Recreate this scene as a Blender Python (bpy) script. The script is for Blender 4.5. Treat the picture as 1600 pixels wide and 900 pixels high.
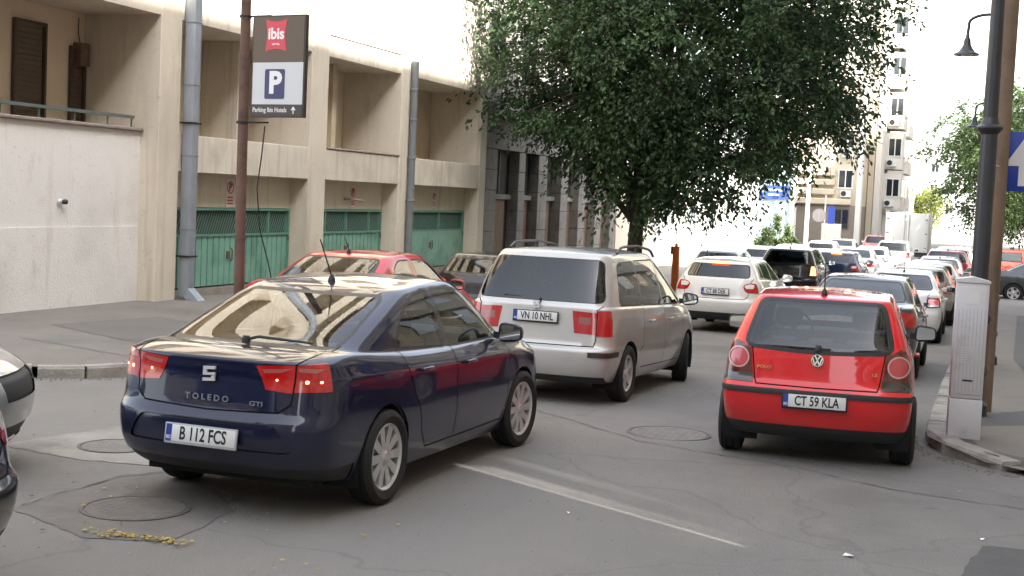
import bpy, bmesh, math, random
from mathutils import Vector, Matrix
random.seed(7)
R = math.radians
for o in list(bpy.data.objects):
    bpy.data.objects.remove(o)
SC = bpy.context.scene
COL = SC.collection

# ------------------------------------------------------------------ camera
CAM_H, YAW, PITCH, ROLL, FPX = 2.15, R(18.8), R(-3.83), R(2.6), 2150.0
cam_d = bpy.data.cameras.new('camera')
cam = bpy.data.objects.new('camera', cam_d)
COL.objects.link(cam)
cam_d.sensor_width = 36.0
cam_d.lens = FPX / 1600.0 * 36.0
cam_d.clip_start = 0.1
cam_d.clip_end = 3000
fw = Vector((-math.sin(YAW) * math.cos(PITCH), math.cos(YAW) * math.cos(PITCH), math.sin(PITCH)))
r0 = Vector((math.cos(YAW), math.sin(YAW), 0))
u0 = r0.cross(fw)
rt = r0 * math.cos(ROLL) + u0 * math.sin(ROLL)
up = u0 * math.cos(ROLL) - r0 * math.sin(ROLL)
cam.matrix_world = Matrix(((rt.x, up.x, -fw.x, 0), (rt.y, up.y, -fw.y, 0), (rt.z, up.z, -fw.z, CAM_H), (0, 0, 0, 1)))
SC.camera = cam

# ------------------------------------------------------------------ sky, sun, exposure
SUN_EL = R(44)
SUN_H = Vector((0.86, -0.51, 0)).normalized()          # horizontal direction towards the sun
SUN_DIR = Vector((SUN_H.x * math.cos(SUN_EL), SUN_H.y * math.cos(SUN_EL), math.sin(SUN_EL)))
world = bpy.data.worlds.new('World')
SC.world = world
world.use_nodes = True
wn = world.node_tree
wn.nodes.clear()
w_out = wn.nodes.new('ShaderNodeOutputWorld')
w_bg = wn.nodes.new('ShaderNodeBackground')
w_sky = wn.nodes.new('ShaderNodeTexSky')
w_sky.sky_type = 'NISHITA'
w_sky.sun_disc = False
w_sky.sun_elevation = SUN_EL
w_sky.sun_rotation = math.atan2(SUN_H.x, SUN_H.y)
w_sky.dust_density = 3.0
w_sky.air_density = 1.2
w_sky.ozone_density = 1.0
w_bg.inputs['Strength'].default_value = 0.15
w_hs = wn.nodes.new('ShaderNodeHueSaturation')          # thin white summer haze over the whole sky
w_hs.inputs['Saturation'].default_value = 0.4
wn.links.new(w_sky.outputs[0], w_hs.inputs['Color'])
wn.links.new(w_hs.outputs[0], w_bg.inputs[0])
wn.links.new(w_bg.outputs[0], w_out.inputs[0])
sun_d = bpy.data.lights.new('sun', 'SUN')
sun_d.energy = 4.5
sun_d.angle = R(0.53)
sun_d.color = (1.0, 0.95, 0.86)
sun = bpy.data.objects.new('sun', sun_d)
COL.objects.link(sun)
sun.rotation_euler = SUN_DIR.to_track_quat('Z', 'Y').to_euler()
SC.view_settings.view_transform = 'Standard'
SC.view_settings.look = 'None'
SC.view_settings.gamma = 1.0
SC.view_settings.use_curve_mapping = False
SC.view_settings.exposure = 2.42
SC.render.engine = 'CYCLES'
SC.cycles.max_bounces = 8
SC.cycles.transparent_max_bounces = 12
SC.cycles.use_denoising = True
SC.cycles.sample_clamp_indirect = 6.0
SC.cycles.caustics_reflective = False
SC.cycles.caustics_refractive = False

# ------------------------------------------------------------------ materials
MATS = {}
def mat(name, col=(.5, .5, .5), rough=.6, metal=0., coat=0., noise=None, bump=None, emit=None, spec=.5, stain=None):
    """noise=(scale, amount, detail) varies the colour, bump=(scale, strength), stain=(scale, colour, lo, hi)"""
    if name in MATS:
        return MATS[name]
    m = bpy.data.materials.new(name)
    m.use_nodes = True
    nt = m.node_tree
    b = nt.nodes['Principled BSDF']
    b.inputs['Base Color'].default_value = (*col, 1)
    b.inputs['Roughness'].default_value = rough
    b.inputs['Metallic'].default_value = metal
    b.inputs['Specular IOR Level'].default_value = spec
    if coat:
        b.inputs['Coat Weight'].default_value = coat
        b.inputs['Coat Roughness'].default_value = .04
    tc = None
    def coord():
        nonlocal tc
        if tc is None:
            g = nt.nodes.new('ShaderNodeNewGeometry')
            tc = g.outputs['Position']
        return tc
    last = None
    if noise:
        n = nt.nodes.new('ShaderNodeTexNoise')
        n.inputs['Scale'].default_value = noise[0]
        n.inputs['Detail'].default_value = noise[2] if len(noise) > 2 else 5
        n.inputs['Roughness'].default_value = .65
        nt.links.new(coord(), n.inputs['Vector'])
        mr = nt.nodes.new('ShaderNodeMapRange')
        mr.inputs[1].default_value = .25
        mr.inputs[2].default_value = .75
        mr.inputs[3].default_value = 1 - noise[1]
        mr.inputs[4].default_value = 1 + noise[1]
        nt.links.new(n.outputs[0], mr.inputs[0])
        mx = nt.nodes.new('ShaderNodeVectorMath')
        mx.operation = 'SCALE'
        mx.inputs[0].default_value = col
        nt.links.new(mr.outputs[0], mx.inputs['Scale'])
        last = mx.outputs[0]
    if stain:
        items = stain if isinstance(stain, list) else [stain]
        for (sc, scol, lo, hi, *st) in items:
            n = nt.nodes.new('ShaderNodeTexNoise')
            n.inputs['Scale'].default_value = sc
            n.inputs['Detail'].default_value = 6
            n.inputs['Roughness'].default_value = .6
            if st:
                mp = nt.nodes.new('ShaderNodeMapping')
                mp.inputs['Scale'].default_value = st[0]
                nt.links.new(coord(), mp.inputs['Vector'])
                nt.links.new(mp.outputs[0], n.inputs['Vector'])
            else:
                nt.links.new(coord(), n.inputs['Vector'])
            mr = nt.nodes.new('ShaderNodeMapRange')
            mr.inputs[1].default_value = lo
            mr.inputs[2].default_value = hi
            nt.links.new(n.outputs[0], mr.inputs[0])
            mx = nt.nodes.new('ShaderNodeMix')
            mx.data_type = 'RGBA'
            mx.inputs['A'].default_value = (*col, 1)
            mx.inputs['B'].default_value = (*scol, 1)
            if last is not None:
                nt.links.new(last, mx.inputs['A'])
            nt.links.new(mr.outputs[0], mx.inputs['Factor'])
            last = mx.outputs['Result']
    if last is not None:
        nt.links.new(last, b.inputs['Base Color'])
    if bump:
        n = nt.nodes.new('ShaderNodeTexNoise')
        n.inputs['Scale'].default_value = bump[0]
        n.inputs['Detail'].default_value = 4
        nt.links.new(coord(), n.inputs['Vector'])
        bp = nt.nodes.new('ShaderNodeBump')
        bp.inputs['Strength'].default_value = bump[1]
        bp.inputs['Distance'].default_value = .02
        nt.links.new(n.outputs[0], bp.inputs['Height'])
        nt.links.new(bp.outputs[0], b.inputs['Normal'])
    if emit:
        b.inputs['Emission Color'].default_value = (*emit[0], 1)
        b.inputs['Emission Strength'].default_value = emit[1]
    MATS[name] = m
    return m

def glass_mat(name, tint, refl=1.0):
    if name in MATS:
        return MATS[name]
    m = bpy.data.materials.new(name)
    m.use_nodes = True
    nt = m.node_tree
    nt.nodes.clear()
    o = nt.nodes.new('ShaderNodeOutputMaterial')
    t = nt.nodes.new('ShaderNodeBsdfTransparent')
    t.inputs[0].default_value = (*tint, 1)
    g = nt.nodes.new('ShaderNodeBsdfGlossy')
    g.inputs['Color'].default_value = (refl, refl, refl, 1)
    g.inputs['Roughness'].default_value = .01
    fr = nt.nodes.new('ShaderNodeFresnel')
    fr.inputs['IOR'].default_value = 1.62
    mx = nt.nodes.new('ShaderNodeMixShader')
    nt.links.new(fr.outputs[0], mx.inputs[0])
    nt.links.new(t.outputs[0], mx.inputs[1])
    nt.links.new(g.outputs[0], mx.inputs[2])
    nt.links.new(mx.outputs[0], o.inputs[0])
    MATS[name] = m
    return m

def paint(name, col, metal=.0, rough=.35, spec=.3):
    if name in MATS: return MATS[name]
    m = mat(name, col, rough=rough, metal=metal, coat=1.0, noise=(3.0, .05, 3), spec=spec)
    # road dust thrown up over the sills and bumpers, broken up by noise
    nt = m.node_tree
    b = nt.nodes['Principled BSDF']
    g = nt.nodes.new('ShaderNodeTexCoord')
    sep = nt.nodes.new('ShaderNodeSeparateXYZ')
    nt.links.new(g.outputs['Object'], sep.inputs[0])
    hgt = nt.nodes.new('ShaderNodeMapRange')
    hgt.inputs[1].default_value, hgt.inputs[2].default_value, hgt.inputs[3].default_value, hgt.inputs[4].default_value = .22, .72, 1., 0.
    nt.links.new(sep.outputs[2], hgt.inputs[0])
    n = nt.nodes.new('ShaderNodeTexNoise')
    n.inputs['Scale'].default_value = 7
    n.inputs['Detail'].default_value = 7
    nt.links.new(g.outputs['Object'], n.inputs['Vector'])
    mu = nt.nodes.new('ShaderNodeMath'); mu.operation = 'MULTIPLY'
    nt.links.new(hgt.outputs[0], mu.inputs[0]); nt.links.new(n.outputs[0], mu.inputs[1])
    sc = nt.nodes.new('ShaderNodeMath'); sc.operation = 'MULTIPLY_ADD'
    sc.inputs[1].default_value = .22
    n2 = nt.nodes.new('ShaderNodeTexNoise'); n2.inputs['Scale'].default_value = 2.2; n2.inputs['Detail'].default_value = 8
    nt.links.new(g.outputs['Object'], n2.inputs['Vector'])
    film = nt.nodes.new('ShaderNodeMapRange')
    film.inputs[1].default_value, film.inputs[2].default_value, film.inputs[3].default_value, film.inputs[4].default_value = .45, .8, 0., .02
    nt.links.new(n2.outputs[0], film.inputs[0])
    nt.links.new(mu.outputs[0], sc.inputs[0]); nt.links.new(film.outputs[0], sc.inputs[2])
    mx = nt.nodes.new('ShaderNodeMix'); mx.data_type = 'RGBA'
    mx.inputs['B'].default_value = (.17, .15, .125, 1)
    nt.links.new(b.inputs['Base Color'].links[0].from_socket, mx.inputs['A'])
    nt.links.new(sc.outputs[0], mx.inputs['Factor'])
    nt.links.new(mx.outputs['Result'], b.inputs['Base Color'])
    cr = nt.nodes.new('ShaderNodeMath'); cr.operation = 'MULTIPLY_ADD'
    cr.inputs[1].default_value, cr.inputs[2].default_value = 1.2, .03
    nt.links.new(sc.outputs[0], cr.inputs[0])
    nt.links.new(cr.outputs[0], b.inputs['Coat Roughness'])
    return m

# ------------------------------------------------------------------ mesh building helpers
class MB:
    def __init__(s):
        s.v, s.f, s.sm = [], [], []
    def add(s, vs, fs, smooth=False, M=None):
        b = len(s.v)
        for p in vs:
            s.v.append(tuple(M @ Vector(p)) if M else tuple(p))
        for f in fs:
            s.f.append(tuple(i + b for i in f))
            s.sm.append(smooth)
        return s
    def box(s, x0, x1, y0, y1, z0, z1, M=None):
        vs = [(x0, y0, z0), (x1, y0, z0), (x1, y1, z0), (x0, y1, z0), (x0, y0, z1), (x1, y0, z1), (x1, y1, z1), (x0, y1, z1)]
        return s.add(vs, [(0, 3, 2, 1), (4, 5, 6, 7), (0, 1, 5, 4), (1, 2, 6, 5), (2, 3, 7, 6), (3, 0, 4, 7)], False, M)
    def rbox(s, x0, x1, y0, y1, z0, z1, r=.02, M=None, seg=2):
        bm = bmesh.new()
        bmesh.ops.create_cube(bm, size=1)
        for v in bm.verts:
            v.co = Vector(((x0 + x1) / 2 + v.co.x * (x1 - x0), (y0 + y1) / 2 + v.co.y * (y1 - y0), (z0 + z1) / 2 + v.co.z * (z1 - z0)))
        bmesh.ops.bevel(bm, geom=list(bm.edges), offset=r, segments=seg, profile=.5, affect='EDGES', clamp_overlap=True)
        s.bm(bm, M, True)
        return s
    def bm(s, bm, M=None, smooth=True):
        bm.verts.index_update()
        s.add([v.co for v in bm.verts], [[v.index for v in f.verts] for f in bm.faces], smooth, M)
        bm.free()
        return s
    def prism(s, pts, axis, a0, a1, M=None, smooth=False):
        """polygon pts (u,v) extruded along axis from a0 to a1"""
        def P(u, v, a):
            return {'x': (a, u, v), 'y': (u, a, v), 'z': (u, v, a)}[axis]
        n = len(pts)
        vs = [P(u, v, a0) for u, v in pts] + [P(u, v, a1) for u, v in pts]
        fs = [tuple(range(n))[::-1], tuple(range(n, 2 * n))]
        fs += [(i, (i + 1) % n, n + (i + 1) % n, n + i) for i in range(n)]
        ar = sum(pts[i][0] * pts[(i + 1) % n][1] - pts[(i + 1) % n][0] * pts[i][1] for i in range(n))
        if (ar < 0) != (axis == 'y'):
            fs = [f[::-1] for f in fs]
        return s.add(vs, fs, smooth, M)
    def tube(s, pts, rad, n=8, caps=True, M=None):
        pts = [Vector(p) for p in pts]
        rads = rad if isinstance(rad, (list, tuple)) else [rad] * len(pts)
        vs, fs = [], []
        ref = None
        for i, p in enumerate(pts):
            d = (pts[min(i + 1, len(pts) - 1)] - pts[max(i - 1, 0)]).normalized()
            if ref is None:
                ref = Vector((0, 0, 1)) if abs(d.z) < .9 else Vector((1, 0, 0))
            a = d.cross(ref).normalized()
            b = a.cross(d).normalized()
            ref = b
            for k in range(n):
                t = 2 * math.pi * k / n
                vs.append(p + (a * math.cos(t) + b * math.sin(t)) * rads[i])
        for i in range(len(pts) - 1):
            for k in range(n):
                fs.append((i * n + k, i * n + (k + 1) % n, (i + 1) * n + (k + 1) % n, (i + 1) * n + k))
        if caps:
            fs.append(tuple(range(n))[::-1])
            fs.append(tuple(range((len(pts) - 1) * n, len(pts) * n)))
        return s.add(vs, fs, True, M)
    def lathe(s, prof, axis='z', n=24, M=None, closed=False):
        """prof: list of (radius, height)"""
        vs, fs = [], []
        for r, h in prof:
            for k in range(n):
                t = 2 * math.pi * k / n
                c, q = r * math.cos(t), r * math.sin(t)
                vs.append({'z': (c, q, h), 'y': (c, h, -q), 'x': (h, c, q)}[axis])
        m = len(prof)
        for i in range(m - 1 + (1 if closed else 0)):
            j = (i + 1) % m
            for k in range(n):
                fs.append((i * n + k, i * n + (k + 1) % n, j * n + (k + 1) % n, j * n + k))
        return s.add(vs, fs, True, M)
    def mesh(s, name='mesh', sharp=35):
        me = bpy.data.meshes.new(name)
        me.from_pydata(s.v, [], s.f)
        me.polygons.foreach_set('use_smooth', s.sm)
        if any(s.sm) and sharp:
            me.set_sharp_from_angle(angle=R(sharp))
        me.update()
        return me
    def build(s, name, m=None, parent=None, loc=None):
        return obj(name, s.mesh(name), m, parent, loc)

def obj(name, me, m=None, parent=None, loc=None):
    o = bpy.data.objects.new(name, me)
    COL.objects.link(o)
    if m is not None and me is not None:
        if len(me.materials) == 0:
            me.materials.append(m)
        else:
            o.material_slots[0].link = 'OBJECT'
            o.material_slots[0].material = m
    if parent is not None:
        o.parent = parent
    if loc is not None:
        o.location = loc
    return o
def tag(o, label=None, cat=None, group=None, kind=None):
    if label: o['label'] = label
    if cat: o['category'] = cat
    if group: o['group'] = group
    if kind: o['kind'] = kind
    return o
def thing(name, label, cat, loc=(0, 0, 0), rz=0., group=None, scale=None):
    o = bpy.data.objects.new(name, None)
    COL.objects.link(o)
    o.location = loc
    o.rotation_euler = (0, 0, rz)
    o.empty_display_size = .2
    if scale: o.scale = scale if isinstance(scale, tuple) else (scale,) * 3
    return tag(o, label, cat, group)
def copy_tree(o, parent=None):
    c = o.copy()
    COL.objects.link(c)
    c.parent = parent
    for ch in list(o.children):
        copy_tree(ch, c)
    return c

FONT_CACHE = {}
def text_mesh(txt, size=1., depth=.0, bold=0., squash=1., align='CENTER'):
    key = (txt, size, depth, bold, squash, align)
    if key in FONT_CACHE:
        return FONT_CACHE[key]
    cu = bpy.data.curves.new('text', 'FONT')
    cu.body = txt
    cu.size = size
    cu.extrude = depth
    cu.offset = bold
    cu.align_x = align
    cu.align_y = 'CENTER'
    cu.resolution_u = 3
    t = bpy.data.objects.new('text', cu)
    COL.objects.link(t)
    dg = bpy.context.evaluated_depsgraph_get()
    me = bpy.data.meshes.new_from_object(t.evaluated_get(dg))
    bpy.data.objects.remove(t)
    for v in me.vertices:
        v.co.x *= squash
    FONT_CACHE[key] = me
    return me
def frame_matrix(origin, xdir, updir):
    """matrix whose local x runs along xdir, local y along updir, z towards the reader"""
    x = Vector(xdir).normalized()
    y = Vector(updir).normalized()
    z = x.cross(y).normalized()
    y = z.cross(x)
    M = Matrix((x, y, z)).transposed().to_4x4()
    M.translation = Vector(origin)
    return M
def text(name, txt, m, parent, origin, xdir, updir, size, bold=0., squash=1., depth=.001, align='CENTER'):
    me = text_mesh(txt, size, depth, bold, squash, align).copy()
    me.transform(frame_matrix(origin, xdir, updir))
    me.materials.clear()
    return obj(name, me, m, parent)

def rounded(pts, r, seg=3):
    """round the corners of a polygon; r is one radius or a list"""
    out = []
    n = len(pts)
    for i in range(n):
        p = Vector(pts[i]); a = Vector(pts[i - 1]); b = Vector(pts[(i + 1) % n])
        rr = r[i] if isinstance(r, (list, tuple)) else r
        da, db = (a - p), (b - p)
        q = min(rr, da.length * .49, db.length * .49)
        if q < 1e-4:
            out.append(tuple(p)); continue
        s, e = p + da.normalized() * q, p + db.normalized() * q
        for k in range(seg + 1):
            t = k / seg
            out.append(tuple(s * (1 - t) ** 2 + p * 2 * t * (1 - t) + e * t * t))
    return out
def area(pts):
    return sum(pts[i][0] * pts[(i + 1) % len(pts)][1] - pts[(i + 1) % len(pts)][0] * pts[i][1] for i in range(len(pts)))
def ccw(pts):
    return list(pts) if area(pts) > 0 else list(pts)[::-1]
def offset_poly(pts, d):
    """move every edge of a convex CCW polygon outwards by d"""
    pts = ccw(pts)
    n = len(pts)
    out = []
    for i in range(n):
        a, p, b = Vector(pts[i - 1]), Vector(pts[i]), Vector(pts[(i + 1) % n])
        n1 = Vector(((p - a).y, -(p - a).x)).normalized()
        n2 = Vector(((b - p).y, -(b - p).x)).normalized()
        k = (n1 + n2)
        k = k / max(.3, k.length_squared) * 2 if k.length > 1e-6 else n1
        out.append(tuple(p + k * d))
    return out
def in_poly(p, pts):
    c = False
    n = len(pts)
    for i in range(n):
        (x1, y1), (x2, y2) = pts[i], pts[i - 1]
        if (y1 > p[1]) != (y2 > p[1]) and p[0] < (x2 - x1) * (p[1] - y1) / (y2 - y1) + x1:
            c = not c
    return c
# ------------------------------------------------------------------ cars
def pl(pairs, x):
    if not isinstance(pairs, (list, tuple)): return pairs
    if x <= pairs[0][0]: return pairs[0][1]
    for (a, b), (c, d) in zip(pairs, pairs[1:]):
        if x <= c:
            t = (x - a) / (c - a)
            return b + (d - b) * t
    return pairs[-1][1]
NR, NS, NF = 8, 13, 8
def half_loop(L, xm, xmin, xmax):
    pts = []
    xr, xf, w, Lr, Lf, pr, pf = L['xr'], L['xf'], L['w'], L['Lr'], L['Lf'], L['pr'], L['pf']
    for i in range(NR):
        a = i / (NR - 1) * math.pi / 2
        pts.append((xr + Lr * (1 - max(0, math.cos(a)) ** (2 / pr)), math.sin(a) ** (2 / pr)))
    for j in range(1, NS + 1):
        pts.append((xr + Lr + (xf - Lf - xr - Lr) * j / (NS + 1), 1.))
    for i in range(NF):
        a = (1 - i / (NF - 1)) * math.pi / 2
        pts.append((xf - Lf * (1 - max(0, math.cos(a)) ** (2 / pf)), math.sin(a) ** (2 / pf)))
    out = []
    for x, y in pts:
        s = (x - xm) / ((xmax if x > xm else xmin) - xm)
        tp = L['tf'] if x > xm else L['tr']
        out.append(Vector((x, y * w * (1 - tp * s * s), pl(L['z'], x))))
    return out
def shell(spec):
    base = dict(Lr=.42, Lf=.60, pr=2.6, pf=2.4, tr=.05, tf=.06)
    Ls = []
    for l in spec['levels']:
        d = dict(base); d.update(l); Ls.append(d)
    xmin, xmax = min(l['xr'] for l in Ls), max(l['xf'] for l in Ls)
    xm = (xmin + xmax) / 2
    loops = [half_loop(l, xm, xmin, xmax) for l in Ls]
    ib = spec['belt']                        # loops[ib] = belt edge, loops[ib+1] = greenhouse base
    mids = []
    for t in (.18, .5, .85):
        row = []
        for a, b in zip(loops[ib], loops[ib + 1]):
            p = a.lerp(b, t)
            d = (b - a); d.z = 0
            p.z += math.sin(math.pi * min(1, t * 1.0)) * min(.045, d.length * .07)
            row.append(p)
        mids.append(row)
    # decks and hood are crowned
    for k, row in enumerate(mids + [loops[ib + 1]]):
        for p in row:
            pass
    rings = loops[:ib + 1] + mids + loops[ib + 1:]
    top = rings[-1]
    wt = Ls[-1]['w']
    lo, hi = Ls[-1]['xr'] + wt * .75, Ls[-1]['xf'] - wt * .75
    if lo > hi: lo = hi = (lo + hi) / 2
    cap = []
    for q in (.93, .78, .52, .26, 0):
        row = []
        for p in top:
            xc = min(max(p.x, lo), hi)
            c = Vector((xc, 0, 0))
            r = Vector((p.x, p.y, 0)).lerp(c, 1 - q)
            ze = p.z + (pl(Ls[-1]['z'], xc) - p.z) * (1 - q) ** .7
            row.append(Vector((r.x, r.y, ze + spec['crown'] * (1 - q ** 2))))
        cap.append(row)
    rings = rings + cap
    n = len(top)
    m = 2 * n - 2
    vs, fs = [], []
    for row in rings:
        vs += [tuple(p) for p in row] + [(row[i].x, -row[i].y, row[i].z) for i in range(n - 2, 0, -1)]
    for k in range(len(rings) - 1):
        for i in range(m):
            j = (i + 1) % m
            fs.append((k * m + i, (k + 1) * m + i, (k + 1) * m + j, k * m + j))
    me = bpy.data.meshes.new('shell')
    me.from_pydata(vs, [], fs)
    bm = bmesh.new()
    bm.from_mesh(me)
    # creases along chosen levels
    cl = bm.edges.layers.float.get('crease_edge') or bm.edges.layers.float.new('crease_edge')
    bm.verts.ensure_lookup_table()
    ringidx = {}
    for lev, val in spec.get('crease', {}).items():
        k = lev if lev <= ib else lev + len(mids)
        for i in range(m):
            a, b = bm.verts[k * m + i], bm.verts[k * m + (i + 1) % m]
            e = bm.edges.get((a, b))
            if e: e[cl] = val
    bmesh.ops.remove_doubles(bm, verts=[v for v in bm.verts if v.index >= (len(rings) - 1) * m], dist=1e-4)
    bmesh.ops.dissolve_degenerate(bm, dist=1e-5, edges=bm.edges)
    bm.to_mesh(me)
    bm.free()
    o = bpy.data.objects.new('shell', me)
    COL.objects.link(o)
    md = o.modifiers.new('s', 'SUBSURF')
    md.levels = spec.get('sub', 2)
    md.render_levels = md.levels
    dg = bpy.context.evaluated_depsgraph_get()
    ev = bpy.data.meshes.new_from_object(o.evaluated_get(dg))
    bpy.data.objects.remove(o)
    bm = bmesh.new()
    bm.from_mesh(ev)
    bpy.data.meshes.remove(ev)
    return bm

TAGS = ['body', 'cut', 'trim', 'gap', 'cladding', 'windscreen', 'rear_window', 'side_window', 'tail_light', 'tail_light_in',
        'headlight', 'grille', 'lamp_clear', 'panel', 'vent', 'lip', 'strip', 'lamp_ring', 'lamp_bowl', 'bulb', 'recess']
TI = {t: i for i, t in enumerate(TAGS)}
def cutter(bm):
    lay = bm.faces.layers.int.new('tag')
    grp = bm.faces.layers.int.new('grp')
    def cut(pts, plane, tagname, side=0, src=('body',), group=0, xlim=None, nmin=None, xcut=None):
        """plane 'xz' looks along y, 'yz' along x; side = +1/-1 keeps y>0 / y<0 (xz) or front/rear facing (yz)"""
        pts = ccw(pts)
        src_i = {TI[s] for s in src}
        us = [p[0] for p in pts]; vs = [p[1] for p in pts]
        u0, u1, v0, v1 = min(us), max(us), min(vs), max(vs)
        cand = []
        isxz = plane == 'xz'
        for f in bm.faces:
            p0 = f.verts[0].co
            if p0.z < v0 - .2 or p0.z > v1 + .2: continue
            pu = p0.x if isxz else p0.y
            if pu < u0 - .25 or pu > u1 + .25: continue
            if isxz and p0.y * side < -.1: continue
            if f[lay] not in src_i: continue
            c = f.calc_center_median()
            if plane == 'xz':
                if c.y * side <= .05: continue
            else:
                if xlim and not (xlim[0] < c.x < xlim[1]): continue
                if nmin is not None and f.normal.x * side < nmin: continue
            cu = [(v.co.x if plane == 'xz' else v.co.y) for v in f.verts]
            cv = [v.co.z for v in f.verts]
            if max(cu) < u0 or min(cu) > u1 or max(cv) < v0 or min(cv) > v1: continue
            cand.append(f)
        n = len(pts)
        for i in range(n):
            a, b = pts[i], pts[(i + 1) % n]
            du, dv = b[0] - a[0], b[1] - a[1]
            L = math.hypot(du, dv)
            if L < 1e-6 or not cand: continue
            nu, nv = -dv / L, du / L
            if plane == 'xz':
                co, no = Vector((a[0], 0, a[1])), Vector((nu, 0, nv))
            else:
                co, no = Vector((0, a[0], a[1])), Vector((0, nu, nv))
            es, vv = set(), set()
            for f in cand:
                es.update(f.edges); vv.update(f.verts)
            r = bmesh.ops.bisect_plane(bm, geom=cand + list(es) + list(vv), dist=1e-5, plane_co=co, plane_no=no)
            cand = [f for f in r['geom'] if isinstance(f, bmesh.types.BMFace) and (f.calc_center_median() - co).dot(no) > 0]
        if xcut is not None and cand:
            es, vv = set(), set()
            for f in cand:
                es.update(f.edges); vv.update(f.verts)
            sg = 1 if side < 0 else -1
            r = bmesh.ops.bisect_plane(bm, geom=cand + list(es) + list(vv), dist=1e-5, plane_co=(xcut, 0, 0), plane_no=(1, 0, 0))
            cand = [f for f in r['geom'] if isinstance(f, bmesh.types.BMFace) and (xcut - f.calc_center_median().x) * sg > 0]
        for f in cand:
            f[lay] = TI[tagname]
            f[grp] = group
        return cand
    return cut, lay, grp
def strip(a, b, w=.005):
    a, b = Vector(a), Vector(b)
    d = (b - a).normalized()
    n = Vector((-d.y, d.x)) * w
    e = d * w
    return [tuple(a - e - n), tuple(b + e - n), tuple(b + e + n), tuple(a - e + n)]
def circle(cx, cz, r, n=24):
    return [(cx + r * math.cos(2 * math.pi * k / n), cz + r * math.sin(2 * math.pi * k / n)) for k in range(n)]

def faces_to_mesh(name, faces, normals, push=0., flip=False):
    idx, vs, ns, fs = {}, [], [], []
    for f in faces:
        row = []
        for v in f.verts:
            if v not in idx:
                idx[v] = len(vs)
                nn = normals[v]
                vs.append(v.co + nn * push)
                ns.append(-nn if flip else nn)
            row.append(idx[v])
        fs.append(row[::-1] if flip else row)
    me = bpy.data.meshes.new(name)
    me.from_pydata([tuple(v) for v in vs], [], fs)
    me.polygons.foreach_set('use_smooth', [True] * len(fs))
    me.update()
    if fs:
        me.normals_split_custom_set_from_vertices([tuple(n) for n in ns])
    return me

def rim_mesh(style, r):
    """outer side faces +y, wheel centre at origin; r = rim radius"""
    b = MB()
    b.lathe([(r, -.09), (r, .075), (r - .012, .085), (r - .03, .07), (r - .035, -.09)], 'y', 36)
    if style == 'multi':
        n, w0, w1 = 10, .024, .034
    elif style == 'five':
        n, w0, w1 = 5, .05, .045
    elif style == 'cap':
        n, w0, w1 = 9, .03, .05
    else:
        n, w0, w1 = 5, .06, .06
    for k in range(n):
        M = Matrix.Rotation(2 * math.pi * k / n, 4, 'Y')
        b.add([(.03, .062, -w0), (.03, .062, w0), (r - .022, .072, w1), (r - .022, .072, -w1),
               (.03, .02, -w0), (.03, .02, w0), (r - .022, .02, w1), (r - .022, .02, -w1)],
              [(0, 1, 2, 3), (7, 6, 5, 4), (0, 4, 5, 1), (1, 5, 6, 2), (2, 6, 7, 3), (3, 7, 4, 0)], False, M)
    b.lathe([(.0, .078), (.03, .078), (.042, .068), (.07, .064), (.075, .02)], 'y', 20)
    return b.mesh('rim')
def disc_mesh(r):
    b = MB()
    b.lathe([(0, .0), (r - .03, .0)], 'y', 28)
    b.lathe([(0.06, .02), (.14, .02), (.14, .004)], 'y', 24)
    return b.mesh('brake_disc')
def tyre_mesh(R_, r, w):
    b = MB()
    h = w / 2
    prof = [(r - .005, -h * .8), (r + .02, -h * .96), ((R_ + r) / 2, -h * 1.03), (R_ - .02, -h * .93), (R_ - .004, -h * .75)]
    for y in (-.45, -.12, .12, .45):
        prof += [(R_, h * (y - .1)), (R_, h * (y + .1)), (R_ - .008, h * (y + .11)), (R_ - .008, h * (y + .2))]
    prof += [(R_, h * .68), (R_ - .004, h * .75), (R_ - .02, h * .93), ((R_ + r) / 2, h * 1.03), (r + .02, h * .96), (r - .005, h * .8)]
    b.lathe(prof, 'y', 40)
    return b.mesh('tyre')

def seat_mesh():
    b = MB()
    M = Matrix.Rotation(R(-14), 4, 'Y')
    b.rbox(-.06, .46, -.24, .24, 0, .16, .05)
    T = Matrix.Translation((-.02, 0, .1)) @ M
    b.rbox(-.09, .06, -.24, .24, 0, .60, .06, T)
    b.tube([(0, .06, .58), (0, .06, .66)], .008, 6, True, T)
    b.tube([(0, -.06, .58), (0, -.06, .66)], .008, 6, True, T)
    b.rbox(-.06, .05, -.13, .13, .65, .83, .05, T)
    return b.mesh('seat')
def bench_mesh(w):
    b = MB()
    T = Matrix.Rotation(R(-20), 4, 'Y')
    b.rbox(-.06, .46, -w, w, 0, .16, .05)
    b.rbox(-.10, .04, -w, w, .05, .62, .06, T)
    for y in (-w * .6, 0, w * .6):
        b.rbox(-.07, .02, y - .12, y + .12, .62, .76, .04, T)
    return b.mesh('rear_bench')
def mirror_mesh(s):
    """door mirror housing, grows outwards along +y*s"""
    b = MB()
    bm = bmesh.new()
    bmesh.ops.create_uvsphere(bm, u_segments=16, v_segments=10, radius=1)
    for v in bm.verts:
        x, y, z = v.co
        k = lambda t, p: math.copysign(abs(t) ** p, t)
        x2, y2, z2 = k(x, .7), k(y, .6), k(z, .6)
        v.co = Vector((.0 + (x2 * .075 if x > 0 else x2 * .012), (y2 * .105 + .15) * s, z2 * (.078 - .012 * y2) + .02))
    if s < 0:
        bmesh.ops.reverse_faces(bm, faces=bm.faces)
    b.bm(bm)
    b.prism([(0.0, -.03), (.07, -.045), (.07, .0), (0.0, .02)], 'y', min(0, .09 * s), max(0, .09 * s))
    return b.mesh('door_mirror')
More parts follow.
